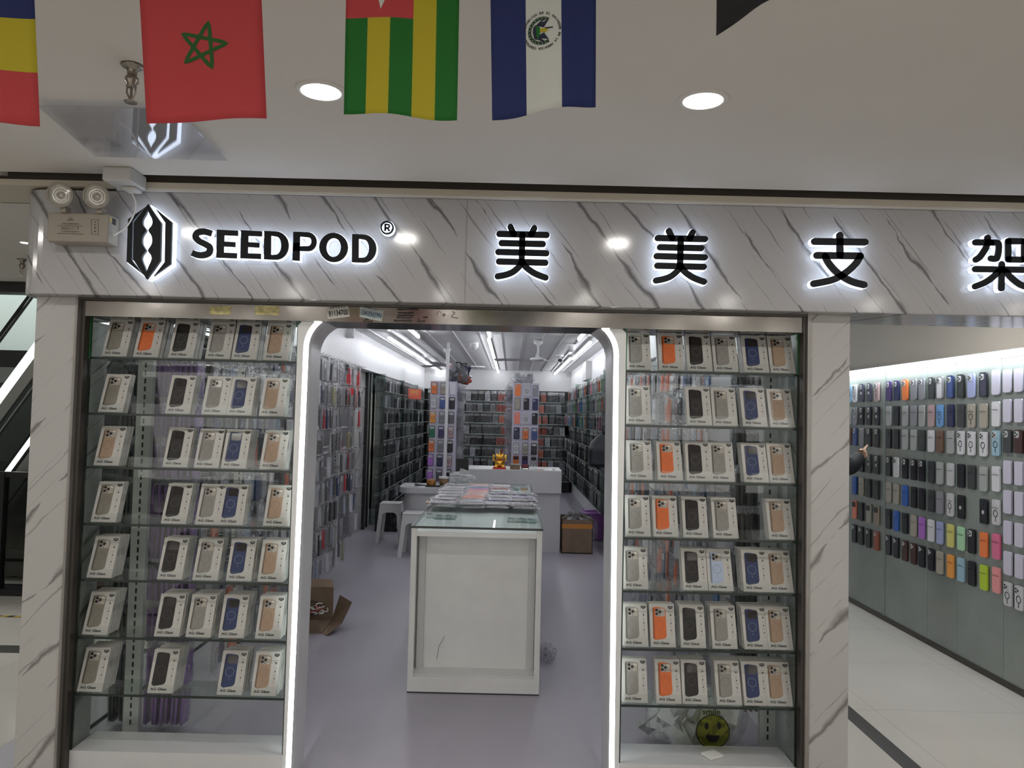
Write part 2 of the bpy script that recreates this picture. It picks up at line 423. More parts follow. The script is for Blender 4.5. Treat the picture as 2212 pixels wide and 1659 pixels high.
# LED tubes
TUBE = mat('led_tube_lit', (1, 1, 1), .4, emit=TUBE_L, ecol=(.93, .95, 1.0))
TUBES = [(-1.075, 7.55, 8.7), (-1.442, 8.9, 12.42), (-1.46, 12.75, 15.6), (-.26, 7.6, 8.53), (-.28, 8.79, 15.5), (.735, 7.75, 8.56), (.9, 8.88, 11.4), (.86, 11.42, 15.5),
         (-1.44, 3.8, 5.0), (-1.44, 5.2, 7.2), (-.27, 3.8, 5.0), (-.27, 5.2, 7.2), (.88, 3.8, 5.0), (.88, 5.2, 7.2)]
for i, (x, a, b) in enumerate(TUBES):
    side = ['escalator side', 'middle line', 'corridor side'][0 if x < -.9 else 1 if x < .3 else 2]
    t = empty('tube_light', (x, (a + b) / 2, 2.392), f'white LED tube on the shop ceiling, {side}, {ORD[i]} in the run', 'light', 'ceiling LED tubes')
    h = (b - a) / 2
    M().box(-.018, .018, -h, h, 0, .014).box(-.006, .006, -h * .7, -h * .7 + .02, .014, .05).box(-.006, .006, h * .7, h * .7 + .02, .014, .05).build('housing', WHITE, t)
    M().tube([(0, -h, -.012), (0, -h * .5, -.012), (0, h * .5, -.012), (0, h, -.012)], .017, 10).build('diffuser', TUBE, t, smooth=True)
# arch portal with lit strip
XL0, XR0 = -.856, .430


def taper(p): return [(u + ((1.7 - v) / 1.6) * (-.012 if u < -.2 else .011) * (1 if v < 1.7 else 0), v) for u, v in p]


def arch_path(xl, xr, zt, r, n=10):
    p = [(xl, 0.0), (xl, zt - r)]
    p += [(xl + r - r * math.cos(PI / 2 * i / n), zt - r + r * math.sin(PI / 2 * i / n)) for i in range(1, n + 1)]
    p += [(xr - r + r * math.sin(PI / 2 * i / n), zt - r + r * math.cos(PI / 2 * i / n)) for i in range(0, n + 1)]
    p += [(xr, 0.0)]
    return taper(p)


def band(pa, pb, ya, yb, m=0, mb=None):
    mb = mb or M(); n = len(pa)
    mb.add([(u, ya, v) for u, v in pa] + [(u, yb, v) for u, v in pb], [(i, i + 1, n + i + 1, n + i) for i in range(n - 1)], m); return mb


ar = band(arch_path(-.839, .412, 1.893, .13), arch_path(-.848, .412, 1.886, .13), 3.195, 3.385).build('door_1', STEELJ, kind=S, label='rounded brushed metal doorway reveal', smooth=True)
pa = arch_path(-.866, .439, 1.92, .155); pb = arch_path(-.845, .418, 1.90, .135)
band(pa, pb, 3.172, 3.174).build('light_strip', mat('door_strip_lit', (1, 1, 1), .4, emit=STRIP_L, ecol=(.93, .96, 1)), ar)
po = [(-.905, 0), (-.905, 1.74)] + [(-.905, 1.74 + .01 * i) for i in range(1, 6)] + [(-.905, 1.872)] * 5 + [(.48, 1.872)] * 5 + [(.48, 1.79 - .01 * i) for i in range(0, 5)] + [(.48, 1.6), (.48, 0)]
n = len(pa); outer = []
for i, (u, v) in enumerate(pa):
    outer.append((-.891, min(v, 1.93)) if u < -.72 and v < 1.86 else ((.468, min(v, 1.93)) if u > .29 and v < 1.86 else (u, 1.93)))
band(outer, pa, 3.168, 3.172).build('portal_face', mat('portal_white_metal', (.70, .71, .72), .3, .2), ar, smooth=False)
band(pb, arch_path(-.839, .412, 1.893, .13), 3.172, 3.196).build('strip_channel', STEELJ, ar)
# ---------------------------------------------------------------- display cabinets with packs
SHL = [1.708, 1.476, 1.255, 1.022, .794, .562, .332]
SHR = [1.704, 1.479, 1.249, 1.016, .800, .566, .339]
CABS = {'L': (-1.757, -.893, SHL, 'escalator-side'), 'R': (.470, 1.187, SHR, 'corridor-side')}
for k, (x0, x1, sh, nm) in CABS.items():
    t = empty('display_cabinet', ((x0 + x1) / 2, 3.28, 0), f'tall glass display cabinet full of white case packs, {nm} of the doorway', 'display cabinet', 'glass cabinets flanking the doorway')
    cx = (x0 + x1) / 2; hw = (x1 - x0) / 2
    M().box(-hw, hw, -.105, .09, 0.004, .107).build('plinth', WHITEG, t)
    M().box(-hw + .006, hw - .006, .088, .094, .107, 1.925).build('back_pane', film('cabinet_back_glass', (.955, .975, .965), .03, 0.), t)
    for sgn in (-1, 1):
        M().box(sgn * hw - .004, sgn * hw + .004, -.095, .094, .107, 1.925, 0).build('side_pane', SIDEGLASS, t)
        M().box(sgn * hw - .005, sgn * hw + .005, -.1, -.095, .107, 1.70).box(sgn * hw - .004, sgn * hw + .004, -.099, -.095, 1.70, 1.925, 1).build('pane_edge', [EDGE, EDGEG], t)
    for z in sh:
        s_ = M().box(-hw + .006, hw - .006, -.093, .086, z - .009, z - .001).build('shelf', film('shelf_glass', (.90, .935, .915), .03, 0.), t)
        M().box(-hw + .004, hw - .004, -.097, -.093, z - .0095, z - .0005).build('front_edge', EDGE, s_)
        M().box(-hw + .02, hw - .02, -.0915, -.0895, z, z + .042).build('lip', ACRYL, s_)

# pack parts (built once)
PW, PH, PT = .103, .171, .012
CARDW = mat('pack_card_white', (.50, .49, .46), .35, var=.02)
INK = mat('pack_ink_black', (.015, .015, .017), .4)
INKG = mat('pack_ink_grey', (.28, .28, .28), .5)
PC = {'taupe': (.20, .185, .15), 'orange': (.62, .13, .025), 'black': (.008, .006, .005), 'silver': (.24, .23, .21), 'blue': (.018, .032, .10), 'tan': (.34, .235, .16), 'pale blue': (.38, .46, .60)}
pack_box = M().box(-PW / 2, PW / 2, 0, PT, 0, PH).mesh('pack_box', CARDW)
mb = M().box(-PW / 2, PW / 2, 0, PT, 0, PH)
for k in range(4): mb.add([(PW / 2 + .0004, .0025 + k * .0018, .09 - .05 * 0), (PW / 2 + .0004, .0035 + k * .0018, .09), (PW / 2 + .0004, .0035 + k * .0018, .12), (PW / 2 + .0004, .0025 + k * .0018, .12)], [(0, 1, 2, 3)], 1)
pack_box = mb.mesh('pack_box', [CARDW, INKG])
wx0, wx1, wz0, wz1 = -.040, .016, .028, .158
win = [(-.040, .036), (-.036, .030), (-.028, .027), (.006, .033), (.013, .038), (.016, .046), (.016, .148), (.012, .154), (.006, .1555), (-.020, .159), (-.034, .158), (-.038, .154)]
shade = M().prism([(u, v) for u, v in win], -.0006, 0, 0)
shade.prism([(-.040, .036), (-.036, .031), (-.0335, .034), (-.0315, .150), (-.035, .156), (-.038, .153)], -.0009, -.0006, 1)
PCM = {}
for c, col in PC.items():
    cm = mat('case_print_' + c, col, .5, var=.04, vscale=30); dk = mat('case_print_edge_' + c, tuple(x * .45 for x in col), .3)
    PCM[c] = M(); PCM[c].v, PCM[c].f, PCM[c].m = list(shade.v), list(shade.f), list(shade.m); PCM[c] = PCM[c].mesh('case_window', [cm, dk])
cw = M().prism(rounded(-.027, .013, .121, .153, .005, 3), -.0012, -.0008, 0)
for u, v in ((-.021, .146), (-.021, .131), (-.008, .1385)): cw.prism(disc((u, v), .0062, 12), -.0022, -.0012, 1)
cw.prism(disc((-.010, .1255), .002, 8), -.0022, -.0012, 1)
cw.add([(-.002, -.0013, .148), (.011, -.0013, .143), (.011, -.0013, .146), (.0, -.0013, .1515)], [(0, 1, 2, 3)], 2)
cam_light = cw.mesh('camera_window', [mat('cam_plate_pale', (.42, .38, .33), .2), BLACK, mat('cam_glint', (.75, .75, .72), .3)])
cam_dark = cam_light.copy(); cam_dark.materials.clear()
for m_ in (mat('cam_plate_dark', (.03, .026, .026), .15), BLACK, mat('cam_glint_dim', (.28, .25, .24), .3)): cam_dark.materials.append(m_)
rg = M(); ring2(rg, (-.011, .088), .0165, .0175, -.0011, 24); rg.box(-.0115, -.0105, -.0011, -.0009, .056, .064)
ring_d = rg.mesh('charging_ring', mat('ring_dark', (.12, .105, .09), .4)); ring_w = ring_d.copy(); ring_w.materials.clear(); ring_w.materials.append(mat('ring_pale', (.30, .33, .42), .4))
em = M().prism([(.0265, .163), (.0465, .163), (.0465, .155), (.0365, .1505), (.0265, .155)], -.0006, 0, 0).box(.030, .043, -.0008, -.0006, .157, .160, 1)
em = em.mesh('emblem', [INK, INKG])
ic = M().box(.0285, .0455, -.0005, 0, .1355, .1368, 1)
ic.prism([(.0365, .122), (.0395, .1255), (.0395, .129), (.0335, .129), (.0335, .1255)], -.0005, 0, 0)
ring2(ic, (.0365, .1262), .0062, .0066, -.0004, 14, 1)
for k, z in enumerate((.108, .094, .080, .066, .052)):
    if k % 2: ic.prism(disc((.0365, z), .003, 5), -.0005, 0, 0)
    else: ring2(ic, (.0365, z), .0032, .0044, -.0004, 12, 1)
    ic.box(.031, .042, -.0004, 0, z - .0075, z - .0068, 1)
ic = ic.mesh('icon_column', [INK, INKG])
lt = M(); text(lt, 'AG Glass', (-.008, .0155), .0135, -.0005, .0005, 1.25)
lettering = lt.mesh('lettering', INK)
LROWS = [[(243.8, 'taupe', 5), (311, 'orange', 5), (386.6, 'black', 5), (467, 'silver', 2), (523, 'blue', 5), (592, 'tan', 3)],
         [(236, 'taupe', 3), (380.5, 'black', 4), (459, 'silver', 2), (513, 'blue', 4), (583, 'tan', 4)],
         [(226.7, 'tan', 4), (375, 'black', 4), (442, 'silver', 4), (500.6, 'blue', 5), (584, 'tan', 4)],
         [(220, 'taupe', 3), (371.7, 'black', 4), (445, 'silver', 2), (494, 'blue', 4), (592, 'tan', 3)],
         [(210.6, 'taupe', 5), (363, 'black', 5), (439.6, 'silver', 4), (512, 'blue', 5), (580, 'tan', 5)],
         [(200.8, 'taupe', 6), (357, 'black', 6), (424.7, 'silver', 6), (495.5, 'blue', 6), (575, 'tan', 5)],
         [(186, 'taupe', 6), (342, 'black', 6), (492, 'blue', 5), (565.6, 'tan', 6)]]
RROWS = [[(1376, 'silver', 1), (1447.7, 'orange', 3), (1508, 'black', 3), (1565, 'silver', 2), (1631, 'blue', 4), (1691, 'tan', 3)],
         [(1375, 'silver', 1), (1507.5, 'black', 3), (1563, 'silver', 3), (1627, 'blue', 3), (1694, 'tan', 5)],
         [(1378.6, 'silver', 2), (1444, 'orange', 4), (1506, 'black', 4), (1557, 'silver', 2), (1630, 'blue', 4), (1693, 'tan', 4)],
         [(1374.5, 'silver', 2), (1434.5, 'orange', 4), (1499, 'black', 4), (1564, 'silver', 4), (1691.6, 'tan', 4)],
         [(1369, 'silver', 3), (1498.5, 'black', 4), (1553.5, 'pale blue', 3), (1629.5, 'blue', 5), (1692.7, 'tan', 5)],
         [(1369, 'silver', 3), (1428.6, 'orange', 4), (1494, 'black', 5), (1561.7, 'silver', 5), (1631, 'blue', 5), (1697.7, 'tan', 5)],
         [(1368, 'silver', 3), (1441, 'orange', 4), (1497.5, 'black', 5), (1571.5, 'silver', 5), (1630.5, 'blue', 5), (1693.5, 'tan', 5)]]
SHN = ['top', 'second', 'third', 'fourth', 'fifth', 'sixth', 'lowest']
TILT = math.radians(20)
PYB = {'L': [765, 882, 1003, 1124, 1247, 1370, 1493], 'R': [798, 916, 1037, 1158, 1273, 1398, 1519]}
npk = 0
for k, rows in (('L', LROWS), ('R', RROWS)):
    x0, x1, sh, nm = CABS[k]
    for r, row in enumerate(rows):
        for ci, (px, colr, n) in enumerate(row):
            X = at(px, PYB[k][r] - 8, 3.2)[0] + .008
            X = min(max(X, x0 + .058), x1 - .058)
            step = .0185 if n >= 5 else .0165
            lean = random.uniform(-.02, .02)
            for q in range(n):
                yy = 3.194 + q * step + random.uniform(0, .002); xx = X + (random.uniform(-.003, .003) if q else 0)
                pos = 'frontmost' if q == 0 else ORD[q] + ' from the front'
                lab = f'{colr} case pack, {pos}' + (f' of its stack, {SHN[r]} shelf, {nm} cabinet' if q == 0 else f', {SHN[r]} shelf, {nm} cabinet')
                if colr in [c for _, c, _ in row[:ci]]: lab = lab.replace(' case pack', ' case pack of the second such stack', 1)
                o = inst(pack_box, 'case_pack', None, (xx, yy, sh[r] + .0038), (-(TILT + lean), 0, random.uniform(-.02, .02)), lab, 'phone case pack', f'white case packs on the {nm} cabinet shelves'); npk += 1
                if q == 0 or (q == 1 and n > 3 and random.random() < .3 and False):
                    inst(PCM[colr], 'case_window', o); inst(cam_dark if colr in ('black', 'blue') else cam_light, 'camera_window', o)
                    inst(ring_w if colr == 'blue' else ring_d, 'charging_ring', o); inst(em, 'emblem', o); inst(ic, 'icon_column', o); inst(lettering, 'lettering', o)
print('packs', npk)
#==SIGN==
# ---------------------------------------------------------------- fascia sign
SY = 3.0


def sgn_thing(name, label, polys_fn, cat='sign letter', group='backlit letters on the fascia', r=None):
    t = empty(name, (0, 0, 0), label, cat, group)
    f = M(); polys_fn(f, .0008, 3.006, 3.012); f.build('face', SIGNB, t)
    b = M(); polys_fn(b, .0024, 3.0125, 3.036); b.build('lit_body', GLOW, t)
    s = M(); polys_fn(s, -.006, 3.036, 3.0495); s.build('standoff', GREYM, t)
    return t


def zpt(ox, oy, sc):
    return lambda u, v: at(ox + u / sc, oy + v / sc, SY)


def char(label, ox, oy, sc, strokes, rpx):
    P = zpt(ox, oy, sc); rw = rpx / sc * SY / FPX

    def fn(mb, grow, a, b):
        for st in strokes:
            pts = [P(*p) for p in st]
            if len(pts) > 2: pts = spline(pts, 6)
            mb.prism(stroke(pts, rw + grow), a, b)
    return sgn_thing('sign_letter', label, fn)


MEI = [[(583, 210), (660, 380)], [(1155, 240), (1080, 390)], [(315, 380), (1450, 405)], [(370, 600), (1360, 622)], [(290, 812), (1445, 842)], [(305, 1040), (1420, 1070)],
       [(868, 400), (850, 1060)], [(850, 1040), (800, 1150), (640, 1290), (460, 1360), (275, 1395)], [(850, 1040), (950, 1170), (1120, 1300), (1280, 1375), (1425, 1425)]]
char('black backlit Chinese character of four bars, next to the round trademark sign', 1050, 470, 11.06, MEI, 72)
MEI2 = [[(u + (1411 - 1068) * 11.06, v + 9 * 11.06) for u, v in st] for st in MEI]
char('black backlit Chinese character of four bars, farther from the trademark sign', 1050, 470, 11.06, MEI2, 72)
ZHI = [[(345, 338), (1555, 355)], [(950, 190), (955, 680)], [(400, 672), (1440, 685)], [(1440, 690), (1330, 870), (1130, 1060), (850, 1230), (600, 1300), (325, 1350)],
       [(600, 700), (700, 880), (880, 1080), (1100, 1230), (1300, 1320), (1530, 1378)]]
char('black backlit Chinese character with crossed lower strokes over the marble pillar', 1730, 490, 11.06, ZHI, 80)
JIA = [[(330, 360), (700, 365)], [(700, 365), (860, 375), (890, 450), (880, 600), (850, 720), (800, 755), (700, 745)], [(620, 250), (600, 440), (500, 620), (420, 720), (340, 775)],
       [(1110, 330), (1110, 770)], [(1110, 330), (1480, 335)], [(1110, 770), (1480, 775)], [(1500, 330), (1500, 775)],
       [(325, 1000), (1660, 1020)], [(960, 880), (950, 1460)], [(880, 1050), (760, 1180), (560, 1320), (325, 1415)], [(1060, 1060), (1180, 1200), (1400, 1370), (1640, 1450)]]
char('black backlit Chinese character over the corridor, cut by the picture edge', 2080, 490, 11.06, JIA, 72)
# latin letters
LS = 4.706


def lat(label, polys, holes=(), thick=None):
    P = zpt(400, 460, LS)

    def off(poly, g):
        out = []; n = len(poly); V = [Vector(p) for p in poly]
        ar_ = sum(V[i].x * V[(i + 1) % n].y - V[(i + 1) % n].x * V[i].y for i in range(n))
        sg = 1 if ar_ > 0 else -1
        for i in range(n):
            d1 = (V[i] - V[i - 1]).normalized(); d2 = (V[(i + 1) % n] - V[i]).normalized()
            n1 = Vector((d1.y, -d1.x)) * sg; n2 = Vector((d2.y, -d2.x)) * sg; b = n1 + n2
            b = b / max(b.length_squared / 2, .3) if b.length > 1e-6 else n1
            out.append(tuple(V[i] + b * g))
        return out

    def fn(mb, grow, a, b):
        for kind, pl in polys:
            if kind == 'poly': mb.prism(off([P(*p) for p in pl], grow), a, b)
            elif kind == 'st': mb.prism(stroke(spline([P(*p) for p in pl[0]], 7), pl[1] / LS * SY / FPX + grow, False), a, b)
            elif kind == 'ring':
                A = off([P(*p) for p in pl[0]], grow); B = off([P(*p) for p in pl[1]], -grow); n = len(A)
                vs = [(u, t, v) for t in (a, b) for u, v in A + B]
                fs = []
                for i in range(n):
                    j = (i + 1) % n
                    fs += [(i, j, n + j, n + i), (2 * n + i, 2 * n + j, 3 * n + j, 3 * n + i), (i, j, 2 * n + j, 2 * n + i), (n + i, n + j, 3 * n + j, 3 * n + i)]
                mb.add(vs, fs)
    return sgn_thing('sign_letter', label, fn)


def Epoly(x, y):  # top-left
    return [(x, y), (x + 213, y + 12), (x + 212, y + 62), (x + 72, y + 56), (x + 70, y + 122), (x + 186, y + 130), (x + 184, y + 176), (x + 68, y + 170), (x + 66, y + 236), (x + 202, y + 242), (x + 200, y + 292), (x - 5, y + 284)]


def Dring(x, y, w_, h_, t, n=14):
    o = [(x + 0, y), (x + 60, y + 1)]; i_ = [(x + t, y + 46), (x + t + 10, y + 46)]
    for k in range(n + 1):
        a = -PI / 2 + PI * k / n
        o.append((x + w_ - h_ * .44 + h_ * .44 * math.cos(a), y + h_ / 2 + 5 + h_ / 2 * math.sin(a)))
        i_.append((x + w_ - h_ * .44 + h_ * .20 * math.cos(a) - 4, y + h_ / 2 + 5 + (h_ / 2 - 48) * math.sin(a)))
    o += [(x + 50, y + h_ + 3), (x - 2, y + h_)]; i_ += [(x + t + 6, y + h_ - 42), (x + t - 2, y + h_ - 42)]
    return o, i_


lat('black backlit letter S starting the Latin word on the fascia', [('st', ([(262, 205), (190, 185), (120, 195), (98, 235), (130, 280), (190, 310), (240, 345), (235, 400), (175, 425), (110, 420), (62, 400)], 31))])
lat('black backlit letter E directly after the S', [('poly', Epoly(317, 165))])
lat('black backlit letter E just before the first D', [('poly', Epoly(562, 171))])
lat('black backlit letter D between E and P', [('ring', Dring(798, 180, 248, 285, 68))])
px_ = 1095
o_, i_ = Dring(px_, 188, 236, 190, 66)
lat('black backlit letter P in the Latin word', [('ring', ([(px_, 188), (px_ + 60, 189)] + o_[2:-2] + [(px_ + 50, 381), (px_ - 2, 380)], i_)), ('poly', [(px_ - 2, 300), (px_ + 66, 302), (px_ + 62, 482), (px_ - 8, 476)])])
lat('black backlit letter O in the Latin word', [('ring', ([(1505 + 145 * math.cos(2 * PI * k / 30), 347 + 148 * math.sin(2 * PI * k / 30)) for k in range(30)], [(1505 + 76 * math.cos(2 * PI * k / 30), 347 + 98 * math.sin(2 * PI * k / 30)) for k in range(30)]))])
lat('black backlit letter D ending the Latin word', [('ring', Dring(1694, 211, 245, 284, 66))])
lat('small round trademark sign, an R in a ring', [('ring', ([(2049 + 68 * math.cos(2 * PI * k / 26), 145 + 68 * math.sin(2 * PI * k / 26)) for k in range(26)], [(2049 + 54 * math.cos(2 * PI * k / 26), 145 + 54 * math.sin(2 * PI * k / 26)) for k in range(26)])),
     ('st', ([(2030, 110), (2031, 145), (2030, 180)], 8)), ('st', ([(2024, 113), (2060, 113), (2073, 127), (2060, 146), (2030, 148)], 7)), ('st', ([(2050, 146), (2062, 162), (2075, 180)], 8))])
# hexagonal logo
PL = zpt(260, 430, 8.73)
t = empty('shop_emblem', (0, 0, 0), 'black hexagonal seed pod emblem lit from behind at the start of the fascia', 'sign emblem', 'backlit letters on the fascia')
shl = [(462, 138), (128, 372), (100, 1175), (425, 1428), (330, 1310), (200, 1148), (222, 405)]
shr = [(640, 165), (958, 428), (935, 1218), (612, 1448), (820, 1182), (834, 440)]
bodyo = [(535, 100), (400, 275), (268, 450), (256, 1152), (380, 1330), (510, 1518), (650, 1330), (765, 1165), (782, 458), (650, 270)]
hole = []
prof = [(210, 3), (300, 38), (370, 78), (440, 95), (505, 80), (555, 40), (592, 20), (635, 38), (700, 80), (785, 97), (860, 84), (925, 45), (972, 20), (1015, 40), (1065, 78), (1125, 92), (1190, 76), (1270, 40), (1370, 4)]
for y_, h_ in prof: hole.append((530 - (y_ - 210) * .021 + h_, y_))
for y_, h_ in prof[::-1]: hole.append((530 - (y_ - 210) * .021 - h_, y_))
hole = spline(hole + [hole[0]], 3)[:-1]
for (nm_, pl_) in (('shell', shl), ('shell', shr)): M().prism([PL(*p) for p in pl_], 3.006, 3.018).build(nm_, SIGNB, t)
cu = bpy.data.curves.new('pod', 'CURVE'); cu.dimensions = '2D'; cu.fill_mode = 'BOTH'; cu.extrude = .007
for pl_ in (bodyo, hole):
    sp = cu.splines.new('POLY'); sp.points.add(len(pl_) - 1); sp.use_cyclic_u = True
    for i, p in enumerate(pl_): u, v = PL(*p); sp.points[i].co = (u, v, 0, 1)
oc = bpy.data.objects.new('pod', cu); me = oc.to_mesh(); mb = M(); mb.add([(v.co.x, 3.0 - v.co.z, v.co.y) for v in me.vertices], [tuple(p.vertices) for p in me.polygons])
oc.to_mesh_clear(); bpy.data.objects.remove(oc); mb.build('pod_body', SIGNB, t)
hexo = [(535, 95), (128, 365), (98, 1180), (510, 1520), (600, 1470), (950, 1225), (975, 425)]
cxl, cyl = 530, 800
M().prism([PL(cxl + (u - cxl) * 1.035, cyl + (v - cyl) * 1.012) for u, v in hexo], 3.02, 3.04).build('lit_body', GLOW, t)
M().prism([PL(cxl + (u - cxl) * .9, cyl + (v - cyl) * .9) for u, v in hexo], 3.04, 3.0495).build('standoff', GREYM, t)
# ---------------------------------------------------------------- emergency light, junction box, cable
t = empty('emergency_light', (0, 0, 0), 'cream twin-head emergency light with a handwritten date on the fascia', 'emergency light')
x0, zt = at(103, 456, 2.965); x1, zb = at(232, 524, 2.965)
M().box(x0, x1, 2.965, 3.05, zb, zt - .004).build('housing', CREAM, t, bevel=.006)
P5 = lambda u, v: at(95 + u / 11.85, 390 + v / 11.85, 2.9645)
mk = M(); ds = mat('print_brown', (.10, .075, .05), .6)
for a, b, y0, th in (((360, 1150), (1000, 1170), 0, 9), ((340, 1352), (1010, 1372), 0, 12)):
    mk.prism(stroke([P5(*a), P5(*b)], th / 11.85 * .00178 * .5, False), 2.9635, 2.9645)
text(mk, '2025.11.9', P5(660, 1225), .0155, 2.9638, 0, 1.15)
text(mk, '深圳应急照明设备', P5(680, 1112), .0085, 2.9638, 0, .95)
text(mk, '广东安防照明科技有限公司', P5(670, 1310), .0065, 2.9638, 0, .95)
ring2(mk, P5(685, 990), .0045, .006, 2.9638, 14); text(mk, '人', P5(685, 1000), .010, 2.9638)
mk.box(*[P5(600, 990)[0], P5(630, 990)[0]], 2.9636, 2.9645, P5(0, 1005)[1] - .001, P5(0, 985)[1]); mk.box(*[P5(740, 990)[0], P5(765, 990)[0]], 2.9636, 2.9645, P5(0, 1005)[1] - .001, P5(0, 985)[1])
for z_ in (1060, 1140, 1210, 1300): ring2(mk, P5(1308, z_), .0005, .0028 + (.001 if z_ > 1200 else 0), 2.9638, 8)
q = [P5(1215, 990), P5(1395, 1000), P5(1390, 1385), P5(1212, 1375)]
for i in range(4): mk.prism(stroke([q[i], q[(i + 1) % 4]], .0005, False), 2.9636, 2.9645)
mk.build('printed_text', ds, t)
M().box(x1, x1 + .0007, 2.975, 2.99, zt - .035, zt - .016, 0).box(x1, x1 + .0007, 2.99, 3.02, zt - .038, zt - .014, 1).build('side_label', [mat('yellow_label', (.5, .4, .12), .5), BLACK], t)
for cx_, cz_ in (((130, 421)), ((208, 424))):
    u, v = at(cx_, cz_, 2.93)
    h = M(); h.T = Matrix.Translation((u, 2.93, v)) @ Euler((.12, 0, .25)).to_matrix().to_4x4()
    h.lathe([(.0, .055), (.022, .05), (.040, .02), (.0475, .0), (.0475, -.006), (.042, -.007), (.040, .0)], axis='y', n=32)
    hd = h.build('lamp_head', CREAM, t, smooth=True)
    g = M(); g.T = h.T; g.lathe([(0, .018), (.012, .017), (.013, .008), (.024, .006), (.026, .012), (.034, .004), (.040, -.002)], axis='y', n=32)
    g.build('reflector', mat('lamp_reflector', (.55, .52, .47), .25, .3), hd, smooth=True)
    g2 = M(); g2.T = h.T; g2.lathe([(0, -.006), (.041, -.005)], axis='y', n=32); g2.build('lens', ACRYL, hd)
    M().box(u - .01, u + .012, 2.95, 2.985, zt - .006, v - .038).build('neck', CREAM, t)
jx, jy = at(262, 375, 2.98)
t = M().box(-1.585, -1.475, 2.90, 3.03, 2.365, 2.42).box(-1.545, -1.49, 2.97, 3.03, 2.35, 2.366).build('junction_box', mat('white_plastic', (.52, .51, .49), .45), None, 'white plastic junction box on the ceiling above the emblem', 'junction box', bevel=.006)
c = [at(*p, 2.995) for p in ((272, 400), (288, 425), (292, 450), (283, 472), (270, 492), (255, 502), (245, 508))]
M().tube([(-1.53, 3.0, 2.352)] + [(u, 3.0, v) for u, v in spline(c, 4)], .0032, 8).build('power_cable', WHITE, None, 'thin white cable looping from the junction box to the emergency light', 'cable', smooth=True)
# ---------------------------------------------------------------- mall ceiling fittings
DL = mat('downlight_lit', (1, 1, 1), .4, emit=25, ecol=(1, .97, .92))
for iy, yy in enumerate((2.165, .3, -1.6, -3.5)):
    for ix in range(-4, 5):
        xx = -.567 + 1.095 * ix
        seen = iy == 0 and ix in (0, 1)
        area('downlight_beam', (xx, yy, 2.405), .11, MALL_W, shape='DISK', col=(1, .96, .9))
        t = empty('downlight', (xx, yy, 2.42), ['round recessed downlight touching the striped green flag', 'round recessed downlight alone on the ceiling beyond the blue and white flag'][ix] if seen else 'round recessed mall ceiling downlight behind the viewer', 'ceiling light', 'round mall downlights')
        M().lathe([(.055, -.004), (.062, -.007), (.073, -.003), (.074, 0)], n=40).build('trim_ring', mat('downlight_trim', (.66, .64, .62), .5), t, smooth=True)
        M().prism(disc((0, 0), .056, 40), -.005, -.001, axis='z').build('diffuser', DL, t)
t = empty('downlight', (-2.77, 4.31, 2.42), 'small warm spotlight on the ceiling beyond the emergency light', 'ceiling light', 'round mall downlights')
M().lathe([(.022, -.003), (.030, -.006), (.034, 0)], n=24).build('trim_ring', MT['downlight_trim'], t, smooth=True); M().prism(disc((0, 0), .024, 24), -.004, -.001, axis='z').build('diffuser', DL, t)
area('spot_beam', (-2.77, 4.31, 2.40), .05, 7.0, shape='DISK', col=(1, .93, .82))
for xx, yy, lab in ((-4.6, 4.4, 'added unseen downlight that brightens the floor near the escalator'), (2.1, 4.3, 'round corridor downlight hidden behind the fascia')):  # the escalator one is an added unseen lamp to brighten the floor there
    t = empty('downlight', (xx, yy, 2.42), lab, 'ceiling light', 'round mall downlights'); area('downlight_beam', (xx, yy, 2.405), .11, 7.0, shape='DISK', col=(1, .96, .9))
    M().lathe([(.055, -.004), (.062, -.007), (.073, -.003), (.074, 0)], n=40).build('trim_ring', MT['downlight_trim'], t, smooth=True); M().prism(disc((0, 0), .056, 40), -.005, -.001, axis='z').build('diffuser', DL, t)
for (xx, yy, zz, lab) in ((-1.041, 2.03, 2.42, 'chrome fire sprinkler hanging from the ceiling beside the red flag'), (-3.11, 4.82, 2.42, 'small chrome sprinkler on the ceiling beyond the emergency light')):
    t = empty('sprinkler', (xx, yy, zz), lab, 'sprinkler', 'ceiling sprinklers')
    M().lathe([(.0, -.002), (.030, -.002), (.026, -.006), (.014, -.01), (.012, -.03), (.017, -.034), (.018, -.046), (.012, -.052), (.014, -.06), (.0, -.062)], n=20).build('body', mat('dull_chrome', (.30, .27, .23), .3, .9), t, smooth=True)
    M().tube([(.011, 0, -.05), (.012, 0, -.075), (.002, 0, -.095)], .0025).tube([(-.011, 0, -.05), (-.012, 0, -.075), (-.002, 0, -.095)], .0025).build('frame_arm', MT['dull_chrome'], t)
    M().tube([(0, 0, -.06), (0, 0, -.1)], .0035).lathe([(0, -.098), (.018, -.1), (.016, -.103), (0, -.102)], n=16).build('deflector', MT['dull_chrome'], t)
M().prism([(-1.449, 2.275), (-1.03, 2.28), (-1.05, 2.745), (-1.52, 2.735)], 2.40, 2.404, axis='z').build('acrylic_panel', film('mirror_acrylic', (.90, .91, .94), .06, 0.02, fres=True), None, 'clear glossy acrylic sheet under the ceiling reflecting the lit emblem', 'acrylic panel')
# ---------------------------------------------------------------- flags
FY = 1.38


